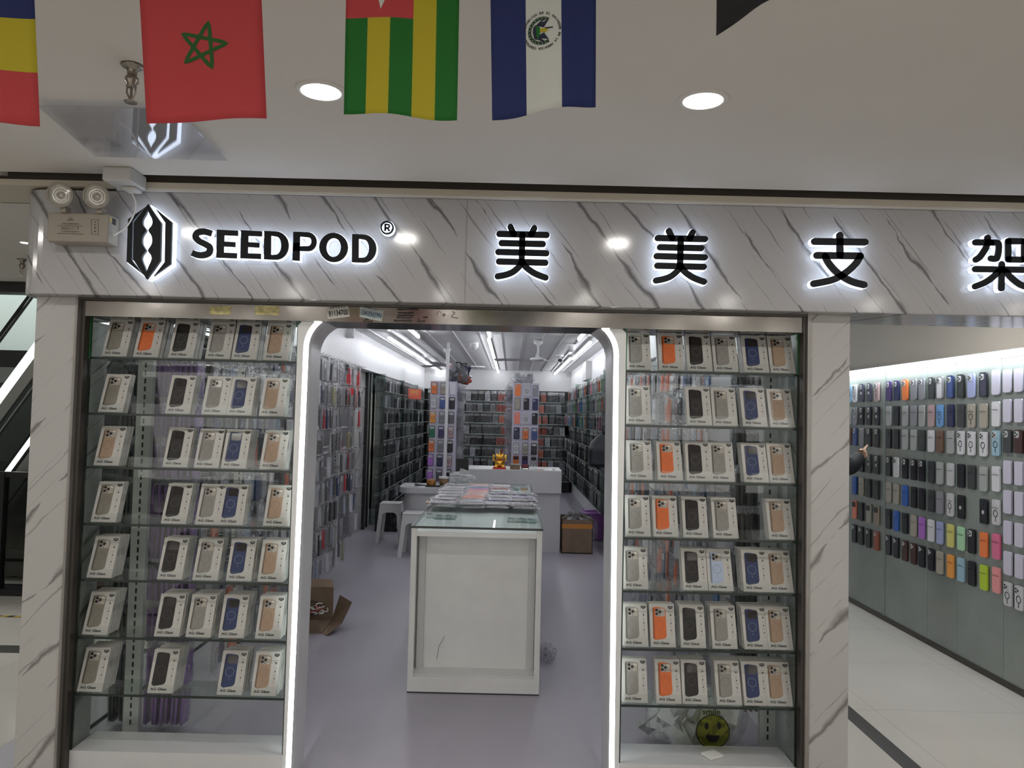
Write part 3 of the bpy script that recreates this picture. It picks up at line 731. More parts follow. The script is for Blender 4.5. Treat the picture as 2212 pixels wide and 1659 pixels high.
def flag(name, lab, corners, cols, matidx, mats, extra=None, wave=.006, ph=0.):
    """corners in picture pixels at depth FY: TL, TR, BR, BL"""
    c = [Vector((at(*p, FY)[0], FY, at(*p, FY)[1])) for p in corners]

    def fn(u, v, d=0.):
        p = (c[3] * (1 - u) + c[2] * u) * (1 - v) + (c[0] * (1 - u) + c[1] * u) * v
        return (p.x, p.y + wave * math.sin(u * 7 + ph) * (1.3 - v) - d, p.z + .0008 * math.sin(u * 9 + ph * 2) * (1 - v))
    o = M().grid(lambda u, v: fn(u, v), cols[0], cols[1], matidx).build(name, mats, None, lab, 'flag', 'national flags hung on a string', smooth=True)
    sm = o.modifiers.new('thickness', 'SOLIDIFY'); sm.thickness = .0006
    if extra: extra(o, fn)
    return o


def cloth(n, c): return mat('cloth_' + n, c, .75, bump=.05, bscale=400)


RED = cloth('red', (.44, .04, .045)); GRN = cloth('green', (.003, .12, .008)); YEL = cloth('yellow', (.42, .35, .010)); NAVY = cloth('navy', (.008, .016, .10)); FW = cloth('white', (.55, .56, .52)); DG = cloth('dark_green', (.01, .085, .01)); FB = cloth('black', (.008, .008, .009))
flag('flag_blue_yellow_red', 'flag of blue, yellow and red bands, cut by the picture edge beside the red flag', [(-190, -75), (70, -75), (81, 269), (-180, 262)], (12, 12), lambda u, v: 0 if v > .667 else 1 if v > .333 else 2, [NAVY, YEL, RED], ph=1.)


def star(fn, cu_, cv, ru, rv, rot, inner=.382, d=.0012):
    out = []
    for i in range(10):
        r = 1 if i % 2 == 0 else inner; a = rot + PI * i / 5; out.append(fn(cu_ + ru * r * math.cos(a), cv + rv * r * math.sin(a), d))
    return out


def mor(o, fn):
    mb = M(); cu_, cv, ru, rv = .505, .487, .215, .168
    pts = [(cu_ + ru * math.cos(-.02 + 2 * PI * i / 5 + .06), cv + rv * math.sin(.06 + 2 * PI * i / 5)) for i in range(5)]
    for i in range(5):
        a = pts[i]; b = pts[(i + 2) % 5]; q = []
        dx, dz = (b[0] - a[0]) * 1.0, (b[1] - a[1]) * 1.3; L_ = math.hypot(dx, dz); nx, nz = -dz / L_ * .016, dx / L_ * .016 / 1.3
        for k in range(9):
            s_ = k / 8; wd = .15 if k in (0, 8) else 1
            q.append((a[0] + (b[0] - a[0]) * s_, a[1] + (b[1] - a[1]) * s_, nx * wd, nz * wd))
        n = len(q); vs = [fn(x + nx_, z + nz_, .0014) for x, z, nx_, nz_ in q] + [fn(x - nx_, z - nz_, .0014) for x, z, nx_, nz_ in q]
        mb.add(vs, [(k, k + 1, n + k + 1, n + k) for k in range(n - 1)])
    mb.build('green_star', DG, o)


flag('flag_red_star', 'red flag with a green outlined star', [(298, -68), (562, -68), (575, 255), (317, 267)], (12, 12), 0, [RED], mor, wave=.004)


def togo(o, fn):
    mb = M(); n0 = star(fn, .33, .795, .21, .145, PI / 2 + .55); c0 = fn(.33, .795, .0012)
    mb.add([c0] + n0, [(0, i + 1, (i + 1) % 10 + 1) for i in range(10)]); mb.build('white_star', FW, o)


flag('flag_green_yellow_stripes', 'green and yellow striped flag with a red corner and white star', [(749, -98), (994, -98), (987, 259), (741, 243)], (20, 20), lambda u, v: 2 if (u < .6 and v > .575) else (0 if int(u * 5) % 2 == 0 else 1), [GRN, YEL, RED], togo, ph=2.)


def salv(o, fn):
    mb = M(); cu_, cv = .485, .502; ru = .163; rv = ru * 230 / 345
    F_ = lambda a, r, d=.0013: fn(cu_ + ru * r * math.cos(a), cv + rv * r * math.sin(a), d)
    wr = M()
    for i in range(17):
        a = PI + (i - 8) * .285
        if abs(i - 8) > 7.6: continue
        ce = (cu_ + ru * .72 * math.cos(a), cv + rv * .72 * math.sin(a))
        wr.add([fn(ce[0] + ru * (.155 if k % 2 else .08) * math.cos(2 * PI * k / 8 + a), ce[1] + rv * (.155 if k % 2 else .08) * math.sin(2 * PI * k / 8 + a), .0014) for k in range(8)], [tuple(range(8))])
    wr.build('wreath', mat('wreath_green', (.02, .05, .025), .8), o)
    c_ = M()
    E_ = lambda x, z, d=.0015: fn(cu_ + ru * x, cv + rv * z, d)
    for pl_ in ([(-.45, .35), (.38, 1.0 * .62), (.1, .18), (-.1, .25)], [(-.45, -.35), (.38, -.55), (.1, -.12), (-.1, -.2)], [(-.5, .3), (-.3, .35), (-.28, -.5), (-.45, -.42), (-.55, 0)], [(-.3, .42), (.1, .7), (.12, .62), (-.15, .38)], [(-.3, -.45), (.1, -.72), (.12, -.6), (-.15, -.38)], [(.1, .17), (.62, .17), (.62, .1), (.25, .08)]):
        c_.add([E_(*p) for p in pl_], [tuple(range(len(pl_)))])
    c_.build('arms', mat('arms_dark', (.015, .02, .04), .8), o)
    g_ = M(); g_.add([E_(-.35, .35, .0018), (E_(-.12, .2, .0018)), E_(-.14, -.3, .0018), E_(-.32, -.38, .0018)], [(0, 1, 2, 3)]); g_.build('mountain', GRN, o)
    s_ = M(); s_.add([E_(0 + .13 * math.cos(2 * PI * k / 12), .02 + .13 * math.sin(2 * PI * k / 12), .0018) for k in range(12)], [tuple(range(12))]); s_.add([E_(.12, .15, .0017), E_(.38, 0, .0017), E_(.12, -.14, .0017)], [(0, 1, 2)]); s_.build('sun', YEL, o)
    tx = M(); st = 'REPUBLICA DE EL SALVADOR EN LA AMERICA CENTRAL'; n = len(st)
    for i, ch_ in enumerate(st):
        if ch_ == ' ': continue
        a = PI - .22 - (2 * PI - .62) * i / (n - 1); r = 1.03
        vs, fs = text_polys(ch_, 1., .045)
        ca, sa = math.cos(a - PI / 2), math.sin(a - PI / 2)
        sc_ = .20
        tx.add([fn(cu_ + ru * (r * math.cos(a) + (x * ca - y * sa) * sc_ * .9), cv + rv * (r * math.sin(a) + (x * sa + y * ca) * sc_ * .9), .0014) for x, y in vs], fs)
    tx.build('ring_lettering', mat('seal_ink', (.03, .03, .03), .8), o)


flag('flag_blue_white_blue', 'blue white blue flag with a round coat of arms', [(1058, -100), (1288, -100), (1288, 226), (1063, 258)], (21, 14), lambda u, v: 1 if .333 <= u < .667 else 0, [NAVY, FW], salv, wave=.009, ph=.6)
flag('flag_black_corner', 'black flag hanging by one corner at the top of the picture', [(1550, -150), (1800, -90), (1665, -3), (1547, 78)], (10, 10), 0, [FB], wave=.004)
zs = at(0, -100, FY)[1]
M().tube([(x / 10, FY + .004, zs + .012 + .004 * math.sin(x * .9)) for x in range(-22, 24)], .0012, 6).build('bunting_string', WHITE, None, 'thin white string the flags hang from, above the picture', 'string')
#==STICK==
# ---------------------------------------------------------------- stickers on the steel lintel
LZ = 3.1395
PS = lambda u, v: at(660 + u / 6.506, 640 + v / 6.506, LZ)


def sticker(name, lab, quad, body, ctr, size, rot, inkc, paper, tiny, tctr, wide, off=.0008):
    t = empty(name, (0, 0, 0), lab, 'sticker', 'phone number stickers on the lintel')
    M().prism([PS(*q) for q in quad], 3.1388, 3.1397).build('paper', mat('sticker_paper' + name, paper, .5), t)
    a = M(); text(a, body, PS(*ctr), size, 3.1385, off, wide, rot=rot); a.build('number', mat('sticker_ink' + name, inkc, .5), t)
    a = M(); text(a, tiny, PS(*tctr), size * .33, 3.1385, 0, .95, rot=rot); a.build('small_print', MT['sticker_ink' + name], t)


sticker('number_sticker', 'white sticker with black digits on the steel lintel', [(290, 168), (600, 132), (622, 285), (312, 325)], '81134700', (462, 238), .032, .13, (.02, .02, .02), (.55, .54, .5), '配锁 开锁 换锁', (455, 160), .62)
sticker('blue_number_sticker', 'pale sticker with blue digits on the steel lintel', [(765, 140), (1098, 205), (1070, 355), (760, 290)], '13410565994', (925, 258), .030, -.19, (.01, .06, .14), (.42, .47, .46), '开锁 换锁 修锁', (900, 175), .53)
t = empty('torn_sticker', (0, 0, 0), 'torn black sticker residue on the steel lintel over the doorway', 'sticker', 'phone number stickers on the lintel')
r_ = M()
for i, (y_, a, b) in enumerate(((185, 1285, 1590), (235, 1300, 1520), (270, 1290, 1525), (300, 1275, 1505), (345, 1240, 1500), (352, 1570, 1680), (298, 1650, 1715), (325, 1575, 1600), (352, 810, 945), (325, 830, 890))):
    n = 7; top = [(a + (b - a) * k / n, y_ - random.uniform(8, 18)) for k in range(n + 1)]; bot = [(a + (b - a) * k / n, y_ + random.uniform(4, 14)) for k in range(n, -1, -1)]
    r_.prism([PS(*p) for p in top + bot], 3.1388, 3.1397)
r_.build('residue', mat('residue_black', (.03, .028, .025), .7), t)
a = M(); a.prism(stroke([PS(*p) for p in spline([(2060, 215), (2100, 235), (2050, 290), (2140, 305)], 4)], .0012), 3.1388, 3.1397)
a.prism(stroke([PS(*p) for p in spline([(1850, 260), (1860, 215), (1900, 225), (1910, 255)], 4)], .0008), 3.1388, 3.1397)
ring2(a, PS(1944, 262), .003, .006, 3.1387, 14); a.build('key_drawing', mat('ink_scrawl', (.07, .02, .02), .6), None, 'small inked doodle on the steel lintel', 'sticker')
t = empty('gold_label', (0, 0, 0), 'yellowed foil label on the lintel over the second stack from the door', 'sticker', 'yellow foil labels on the lintel')
M().prism([at(*p, LZ) for p in ((453, 661), (499, 661), (499, 680), (453, 679))], 3.1388, 3.1397).build('foil', mat('old_foil', (.42, .37, .17), .35, .3, var=.3, vscale=60), t)
t = empty('gold_label', (0, 0, 0), 'yellowed foil label on the lintel nearest the door arch', 'sticker', 'yellow foil labels on the lintel')
M().prism([at(*p, LZ) for p in ((551, 661), (603, 661), (603, 681), (551, 680))], 3.1388, 3.1397).build('foil', MT['old_foil'], t)
# smile sticker on the corridor-side cabinet's back pane, tile on its base
t = empty('smile_sticker', (0, 0, 0), 'green smiling face sticker under the word smile on the glass', 'sticker')
c0 = at(1540, 1581, 3.36); a = M(); a.prism(disc(c0, .070, 40), 3.3615, 3.3625); a.build('face_disc', film('green_film', (.72, .72, .22), .03, .2), t)
a = M(); ring2(a, c0, .068, .0735, 3.361, 40); a.prism(disc((c0[0] - .027, c0[1] + .024), .009, 12, 1.7), 3.3605, 3.3612); a.prism(disc((c0[0] + .027, c0[1] + .026), .009, 12, 1.7), 3.3605, 3.3612)
a.prism([(c0[0] + .030 * math.cos(PI + PI * k / 12), c0[1] - .015 + .030 * math.sin(PI + PI * k / 12)) for k in range(13)], 3.3605, 3.3612)
text(a, 'smile', at(1537, 1538, 3.36), .034, 3.3608, .001, 1.1); a.build('outline_and_word', film('dark_green_film', (.12, .14, .08), .03, .2), t)
ex, ez = at(1540, 1627, 3.25)
M().cbox((ex, 3.262, .113), (.07, .06, .010), 0, (0, 0, .5)).build('eraser_block', mat('white_block', (.78, .77, .74), .5), None, 'small white flat block lying on the cabinet base below the smiling face', 'block', bevel=.002)

# ---------------------------------------------------------------- bagged phone cases on pegs
BAGH = film('bag_header', (.97, .97, .98), .26, .10, 1.0, 38., True, .10)


def bagmesh(seed, w_=.088, h_=.205, depth=.012):
    rnd = random.Random(seed); b = M(); nu, nv = 5, 11
    for sg in (-1, 1):
        J = [[(rnd.uniform(-.0035, .0035), rnd.uniform(-.004, .004)) for _ in range(nu + 1)] for _ in range(nv + 1)]

        def fn(u, v):
            i = round(u * nu); j = round(v * nv); jx, jy = J[j][i]
            th = depth / 2 + .002 if v < .78 else depth / 2 * (1 - v) / .22 + .001
            return ((u - .5) * w_ + jy * .5, sg * (th + abs(jx)), -h_ + v * h_ + jy)
        b.grid(fn, nu, nv, lambda u, v: 1 if v > .80 else 0)
    return b


def casemesh(cut, tk=.010):
    b = M().prism(rounded(-.038, .038, -.185, -.032, .010, 3), -tk / 2, tk / 2, 0)
    if cut == 'win': b.prism(rounded(-.034, .034, -.072, -.038, .006, 2), -tk / 2 - .0006, tk / 2 + .0006, 1)
    if cut == 'cam': b.prism(rounded(-.033, .0, -.070, -.038, .008, 2), -tk / 2 - .0006, tk / 2 + .0006, 1)
    if cut == 'ring': b.prism(disc((0, -.062), .024, 14), -tk / 2 - .0006, tk / 2 + .0006, 1)
    return b


HOLE = mat('case_cutout_pale', (.55, .56, .58), .3)
CC = {'purple': (.24, .13, .36), 'dark grey': (.10, .105, .10), 'grey': (.22, .22, .235), 'black': (.015, .015, .018), 'silver': (.42, .42, .44), 'white': (.66, .66, .68), 'orange': (.72, .20, .10), 'red': (.55, .03, .05), 'navy': (.03, .05, .12), 'pale blue': (.36, .42, .52), 'olive': (.33, .32, .16), 'blue': (.10, .22, .45), 'coral': (.62, .22, .17)}
CM = {k: mat('bagged_' + k.replace(' ', '_'), v, .35, var=.12, vscale=14) for k, v in CC.items()}
BAGS = [bagmesh(s).mesh('clear_bag', [BAG, BAGH], False) for s in range(4)]
CS = {}
for cut in ('win', 'cam', 'ring', 'plain'):
    for k in CC:
        CS[cut, k] = casemesh(cut).mesh('case', [CM[k], HOLE])
rnd = random.Random(5)
specs = []   # (dist, x, y, z, rotz, colour, cut, label, group)
ROWZ = [1.93 - .19 * i for i in range(10)]; ROWR = [1.86 - .19 * i for i in range(9)]


def pick(tbl): return rnd.choice(tbl)


LP = ['grey', 'silver', 'dark grey', 'grey', 'dark grey', 'white', 'grey', 'silver', 'dark grey', 'navy', 'pale blue', 'silver', 'black', 'grey', 'red', 'olive', 'black', 'dark grey', 'white']
RP = ['orange', 'grey', 'silver', 'white', 'black', 'coral', 'pale blue', 'silver', 'grey', 'dark grey', 'navy', 'black', 'grey', 'white', 'silver', 'blue']
for r in range(10):
    z = ROWZ[r]; zr_ = ROWR[min(r, 8)]
    # end hooks nearest the shopfront, stacks seen edge-on
    np_ = 8 if r not in (0,) else 4
    for q in range(np_):
        c_ = 'purple' if r > 0 else 'navy'
        if r > 0: specs.append((3.65, -1.665 + q * .0255, 3.66 + rnd.uniform(-.004, .004), z + rnd.uniform(-.003, .003), 0, c_, 'plain', f'purple bagged case, {ORD[q]} from the upright, {ORD[r]} peg row, nearest the escalator side glass', 'purple cases on the nearest pegs'))
    for q in range(5):
        if r > 0: specs.append((3.66, -1.752 - q * .024, 3.68, z + rnd.uniform(-.003, .003), 0, 'dark grey', 'cam', f'dark grey bagged case, {ORD[q]} past the white upright, {ORD[r]} peg row, by the side glass', 'grey cases beside the side glass'))
    for q in range(5 if r < 9 else 0):
        specs.append((3.7, 1.165 - q * .024, 3.66, zr_ + rnd.uniform(-.003, .003), 0, 'dark grey', 'plain', f'dark grey bagged case, {ORD[q]} from the wall, {ORD[r]} peg row, nearest the corridor-side cabinet', 'grey cases beside the corridor wall'))
    ncol = 32 if r < 8 else 28 if r == 8 else 0
    for k in range(ncol):
        y_ = 3.83 + k * .112
        if r == 0 and k < 2: continue
        if 5.35 < y_ < 5.65: continue
        c_ = pick(LP)
        if y_ > 6.8 and r in (0, 1): c_ = 'red' if k % 3 == 0 else c_
        if y_ < 5.3: c_ = pick(['navy', 'grey', 'dark grey', 'silver', 'black', 'orange', 'pale blue', 'white'])
        xo = -1.46 + rnd.uniform(-.05, .04)
        specs.append((y_, xo, y_, z + rnd.uniform(-.006, .006), 1, c_, pick(['ring', 'cam', 'win', 'plain']), f'{c_} bagged case, {ORD[k]} hook from the shopfront, {ORD[r]} peg row, escalator-side wall', 'bagged cases on the escalator-side wall'))
    for k in range(26 if r < 9 else 0):
        y_ = 3.83 + k * .112
        if r >= 7 and k < 5: continue
        c_ = pick(RP)
        if k in (9, 10, 17): c_ = 'orange'
        specs.append((y_ + .6, .985 + rnd.uniform(-.04, .05), y_, zr_ + rnd.uniform(-.006, .006), -1, c_, pick(['ring', 'cam', 'win', 'plain']), f'{c_} bagged case, {ORD[k]} hook from the shopfront, {ORD[r]} peg row, corridor-side wall', 'bagged cases on the corridor-side wall'))
# cases seen through the open doorway come first, then the nearest
def score(s):
    if s[4] == 1 and 5.8 < s[2] < 7.9: return 3.0 + s[2] * .01
    if s[4] == 0: return 3.2 + rnd.random() * .01
    return s[0]


specs.sort(key=score)
lone = specs[:300]; rest = specs[300:]
bproto = {}
for (d, x, y, z, rz, c_, cut, lab, grp) in lone:
    rot = (rnd.uniform(-.04, .04), rnd.uniform(-.05, .05), rz * PI / 2 + rnd.uniform(-.12, .12) + (0 if rz else PI / 2))
    o = inst(CS[cut, c_], 'bagged_phone_case', None, (x, y, z), rot, lab, 'bagged phone case', grp)
    inst(BAGS[rnd.randrange(4)], 'clear_bag', o)
cols_ = list(CC); rm = M(); bm_ = [bagmesh(9), bagmesh(10)]
for (d, x, y, z, rz, c_, cut, lab, grp) in rest:
    T = Matrix.Translation((x, y, z)) @ Euler((rnd.uniform(-.04, .04), rnd.uniform(-.05, .05), rz * PI / 2 + rnd.uniform(-.12, .12))).to_matrix().to_4x4()
    cm_ = casemesh(cut); rm.T = T
    rm.add(cm_.v, cm_.f, cols_.index(c_)); n = len(cm_.f)
    for i_, mi in enumerate(cm_.m):
        if mi: rm.m[len(rm.m) - n + i_] = len(cols_)
    b_ = bm_[rnd.randrange(2)]; n = len(rm.m); rm.add(b_.v, b_.f, len(cols_) + 1); rm.m[n:] = [len(cols_) + 1 + q for q in b_.m]
rm.T = Matrix.Identity(4)
rm.build('bagged_phone_cases', [CM[k] for k in cols_] + [HOLE, BAG, BAGH], None, 'further rows of bagged phone cases hanging deeper along both side walls', 'bagged phone cases', None, 'stuff')
# peg racks
for side, xb, xt, nm, ye, RZ in ((-1, -1.70, -1.42, 'escalator-side', 7.6, ROWZ), (1, 1.2, .95, 'corridor-side', 6.8, ROWR)):
    t = empty('peg_rack', (0, 0, 0), f'white slotted peg rack carrying bagged cases, {nm} wall', 'display rack', 'peg racks on the side walls')
    slot = M()
    for yy in (3.56, 4.85, 6.2, 7.5):
        if yy > ye: continue
        u_ = M().box(xb - .035, xb + .035, yy, yy + .03, .02, 2.0)
        i = 0; z_ = .06
        up_ = u_.build('upright', mat('rack_white', (.68, .69, .68), .4), t)
        s_ = M()
        while z_ < 1.96: s_.box(xb - .004, xb + .004, yy - .0008, yy, z_, z_ + .022); z_ += .037
        s_.build('slots', BLACK, up_)
    for r in range(9): M().box(xb - .006 * side, xb + .006 * side, 3.6, ye, RZ[r] + .004, RZ[r] + .02).build('rail', CHROME, t)
    hk = M().tube([(0, 0, 0), (abs(xt - xb), 0, .004), (abs(xt - xb) + .012, 0, .014)], .0025, 6).mesh('hook', CHROME)
    n = 0; rest_ = M()
    for k in range(int((ye - 3.83) / .112)):
        for r in range(9):
            y_ = 3.83 + k * .112
            if n < 90:
                inst(hk, 'hook', t, (xb, y_, RZ[r] + .004), (0, 0, 0 if side < 0 else PI))
            else: rest_.tube([(xb, y_, RZ[r] + .004), (xt, y_, RZ[r] + .008), (xt - side * .012, y_, RZ[r] + .018)], .0025, 5)
            n += 1
    rest_.build('hooks', CHROME, t, kind='stuff')
M().box(-1.93, -1.925, 3.40, 5.25, 0.0, 2.03).build('window_1', SIDEGLASS, kind=S, label='green tinted glass side wall of the shop')
M().box(-1.935, -1.92, 3.39, 3.405, 0, 2.03).box(-1.935, -1.92, 4.3, 4.31, 0, 2.03).box(-1.935, -1.92, 3.4, 5.25, 0, .012).build('trim_6', EDGE, kind=S)
#==INNER==
# ---------------------------------------------------------------- deep glass shelving
SHG = film('dark_shelf_glass', (.62, .70, .67), .12, .02)
BK = mat('dark_glass_back', (.035, .042, .04), .08)
PKD = [mat('pk_' + n_, c_, .22, var=.3, vscale=20) for n_, c_ in (('black', (.012, .012, .014)), ('char', (.05, .052, .055)), ('grey', (.16, .165, .17)), ('silver', (.42, .43, .45)), ('rust', (.30, .05, .03)), ('coral', (.48, .12, .06)), ('blue', (.06, .20, .36)), ('pink', (.5, .12, .2)), ('green', (.22, .36, .18)), ('navy', (.015, .02, .06)))]
PKN = ['black', 'charcoal', 'grey', 'silver', 'rust red', 'coral', 'blue', 'pink', 'green', 'navy']


def packm(w_, h_, t_, mt_, seed):
    r2 = random.Random(seed); b = M().box(-w_ / 2, w_ / 2, -t_ / 2, t_ / 2, 0, h_, 0)
    for sg in (-1, 1):
        J = [[r2.uniform(-.006, .006) for _ in range(5)] for _ in range(7)]
        b.grid(lambda u, v: ((u - .5) * (w_ + .014), sg * (t_ / 2 + .003 + abs(J[round(v * 6)][round(u * 4)]) * (1 if v > .6 else .4)) * (1 if v < .85 else .3), .0 + v * (h_ + .045) + J[round(v * 6)][round(u * 4)]), 4, 6, lambda u, v: 2 if v > .74 else 1)
    return b.mesh('shelf_pack', [mt_, BAG, BAGH])


PK = [[packm(.085, .165, .014, m_, s) for s in (1, 2)] for m_ in PKD]
BX = [[packm(.10, .155, .05, m_, s) for s in (3, 4)] for m_ in PKD]
SZ = [1.80, 1.585, 1.365, 1.145, .925, .70, .47, .24]
SPK = []
for side, nm, ya in ((-1, 'escalator-side', 10.25), (1, 'corridor-side', 8.4)):
    t = empty('wall_shelving', (0, 0, 0), f'dark mirrored glass shelving deep in the shop, {nm} wall', 'shelving', 'glass wall shelving')
    xw = -1.94 if side < 0 else 1.245; xf = xw - side * .25
    M().box(min(xw, xw - side * .008), max(xw, xw - side * .008), ya, 15.6, .02 if side < 0 else .455, 2.03).build('back_panel', BK, t)
    for z in (SZ if side < 0 else SZ[:-1]):
        s_ = M().box(min(xw, xf), max(xw, xf), ya, 15.6, z - .008, z).build('shelf', SHG, t)
        M().box(xf - .003, xf + .003, ya, 15.6, z - .009, z + .001).build('front_edge', mat('bright_shelf_edge', (.25, .28, .27), .2), s_)
    for yy in (ya, ya + 1.8, ya + 3.6): M().box(min(xw, xf), max(xw, xf), yy, yy + .01, .02 if side < 0 else .462, 2.03).build('divider', SHG, t)
    for zi, z in enumerate(SZ if side < 0 else SZ[:-1]):
        y_ = ya + .06; k = 0
        while y_ < 15.4 and k < 40:
            if side < 0: ci = rnd.choice([0, 1, 1, 2, 2, 1, 3, 0])
            else: ci = rnd.choice([1, 2, 3, 2, 6, 7, 8, 3, 5]) if zi < 3 else rnd.choice([1, 2, 2, 3, 1, 0])
            SPK.append((y_, PK[ci][k % 2],  (xf + side * (.07 + rnd.uniform(0, .03)), y_, z + .001), (rnd.uniform(-.25, .25), 0, rnd.uniform(-.15, .15)),
                 f'{PKN[ci]} bagged pack, {ORD[k]} from the near end, {ORD[zi]} {nm} wall shelf', f'bagged packs on the {nm} wall shelves'))
            y_ += rnd.uniform(.05, .15) * (1 + k * .022) * 1.05; k += 1
SPK.sort(key=lambda s: s[0]); far = M()
for i, (y_, me_, loc, rot, lab, grp) in enumerate(SPK):
    if i < 296: inst(me_, 'shelf_pack', None, loc, rot, lab, 'bagged pack', grp)
    else:
        far.T = Matrix.Translation(loc) @ Euler(rot).to_matrix().to_4x4(); k0 = PKD.index(me_.materials[0])
        n = len(far.m); far.add([v.co[:] for v in me_.vertices], [tuple(p.vertices) for p in me_.polygons]); far.m[n:] = [len(PKD) + p.material_index - 1 if p.material_index else k0 for p in me_.polygons]
far.build('shelf_packs', PKD + [BAG, BAGH], None, 'further bagged packs standing deeper along the dark wall shelves', 'bagged packs', None, 'stuff')
t = empty('back_shelving', (0, 0, 0), 'dark glass shelving across the back wall of the shop', 'shelving', 'glass wall shelving')
M().box(-1.7, 1.2, 15.58, 15.6, .02, 2.03).build('back_panel', BK, t)
for z in SZ:
    s_ = M().box(-1.7, 1.2, 15.3, 15.58, z - .01, z).build('shelf', SHG, t); M().box(-1.7, 1.2, 15.294, 15.3, z - .014, z + .004).build('front_edge', MT['bright_shelf_edge'], s_)
for zi, z in enumerate(SZ):
    x_ = -1.62; k = 0
    while x_ < 1.12:
        rel = x_
        ci = rnd.choice([4, 4, 5]) if (-.25 < rel < .0 or .52 < rel < .72) else rnd.choice([0, 1, 2, 3, 0, 1, 0, 1])
        inst(BX[ci][k % 2], 'bagged_box', None, (x_, 15.38, z + .001), (0, rnd.uniform(-.04, .04), rnd.uniform(-.1, .1)), f'{PKN[ci]} bagged box, {ORD[k]} from the escalator side, {ORD[zi]} back wall shelf', 'bagged box', 'bagged boxes on the back wall shelves')
        x_ += .108 + rnd.uniform(0, .03); k += 1
# ---------------------------------------------------------------- lavender display columns
LAV = mat('lavender_board', (.60, .58, .70), .4)


def mcase(w_=.075, h_=.15, t_=.012):
    return rounded(-w_ / 2, w_ / 2, -h_ / 2, h_ / 2, .012, 4)


BC = {'orange': (.85, .22, .06), 'beige': (.42, .36, .31), 'white': (.70, .70, .76), 'blue': (.06, .10, .30), 'black': (.012, .012, .02), 'amber': (.85, .36, .08), 'grey': (.28, .28, .32), 'dark grey': (.12, .12, .14),
      'green': (.02, .18, .10), 'dark purple': (.07, .04, .16), 'pink': (.5, .36, .38), 'purple': (.42, .17, .60), 'navy': (.02, .025, .09), 'clear': (.58, .58, .62), 'taupe': (.40, .37, .32), 'coral': (.85, .27, .19)}


def cmat(n_, c_): return mat('molded_' + n_.replace(' ', '_'), c_, .35)


caseb = {}


def hung_case(nm, col, cols, style, loc, rot, lab, cat, grp, w_=.075, h_=.15, scale=None):
    key = (col, style, w_, h_)
    if key not in caseb:
        m1 = cmat(col, cols[col]); dkc = tuple(x * .35 for x in cols[col]); m2 = mat('molded_rim_' + col.replace(' ', '_'), dkc, .35)
        b = M().prism(rounded(-w_ / 2, w_ / 2, -h_ / 2, h_ / 2, .013, 4), -.006, .005).mesh(nm, m1)
        fr = M(); A = rounded(-w_ / 2 - .001, w_ / 2 + .001, -h_ / 2 - .001, h_ / 2 + .001, .013, 4); B = rounded(-w_ / 2 + .006, w_ / 2 - .006, -h_ / 2 + .006, h_ / 2 - .006, .009, 4); n = len(A)
        fr.add([(u, -.0068, v) for u, v in A] + [(u, -.0068, v) for u, v in B] + [(u, .004, v) for u, v in A], [(i, (i + 1) % n, n + (i + 1) % n, n + i) for i in range(n)] + [(i, (i + 1) % n, 2 * n + (i + 1) % n, 2 * n + i) for i in range(n)])
        c_ = M()
        if style[0] == 'w': c_.prism(rounded(-w_ / 2 + .008, w_ / 2 - .008, h_ / 2 - .040, h_ / 2 - .010, .007, 3), -.0075, -.006, 0)
        elif style[0] == 'c':
            c_.prism(rounded(-w_ / 2 + .006, w_ * .12, h_ / 2 - .046, h_ / 2 - .008, .010, 3), -.0085, -.006, 0)
            for u, v in ((-w_ * .28, h_ / 2 - .018), (-w_ * .28, h_ / 2 - .036), (-w_ * .06, h_ / 2 - .027)): c_.prism(disc((u, v), .0065, 10), -.0095, -.0085, 1)
        elif style[0] == 'l':
            for u, v in ((-w_ * .28, h_ / 2 - .018), (-w_ * .28, h_ / 2 - .036), (-w_ * .05, h_ / 2 - .027)): c_.prism(disc((u, v), .0075, 10), -.0088, -.006, 0)
        elif style[0] == 'b': c_.prism(rounded(-w_ / 2 + .006, w_ / 2 - .006, h_ / 2 - .052, h_ / 2 - .008, .010, 3), -.0085, -.006, 1)
        elif style[0] == 's':
            c_.prism(rounded(-w_ / 2 + .008, w_ * .14, h_ / 2 - .042, h_ / 2 - .010, .007, 3), -.008, -.006, 2); c_.prism(rounded(-w_ / 2 + .006, w_ / 2 - .008, h_ / 2 - .052, h_ / 2 - .048, .0015, 2), -.009, -.006, 3)
        pal = [mat('cutout_grey', (.50, .51, .53), .3), BLACK, m1, m2]
        cm_ = c_.mesh('camera_cutout', pal) if style[0] != 'n' else None
        rr = None
        if 'r' in style[1:]:
            q_ = M(); ring2(q_, (0, -.008), .0165, .0215, -.0078, 24); q_.box(-.002, .002, -.0078, -.006, -.055, -.032); rr = q_.mesh('magnet_ring', mat('ring_black', (.02, .02, .025), .4) if col not in ('black', 'navy', 'dark grey') else mat('ring_mid', (.10, .10, .12), .4))
        if 'o' in style[1:]:
            q_ = M(); q_.prism(disc((0, -.005), .012, 16), -.0078, -.006, 0); rr = q_.mesh('magnet_ring', mat('ring_hole_pale', (.5, .5, .5), .4))
        frm = fr.mesh('bumper', m2) if 'f' in style[1:] else None
        caseb[key] = (b, cm_, rr, frm)
    b, cm_, rr, frm = caseb[key]
    o = inst(b, nm, None, loc, rot, lab, cat, grp, scale)
    for me_, pn in ((cm_, 'camera_cutout'), (rr, 'magnet_ring'), (frm, 'bumper')):
        if me_: inst(me_, pn, o)
    return o


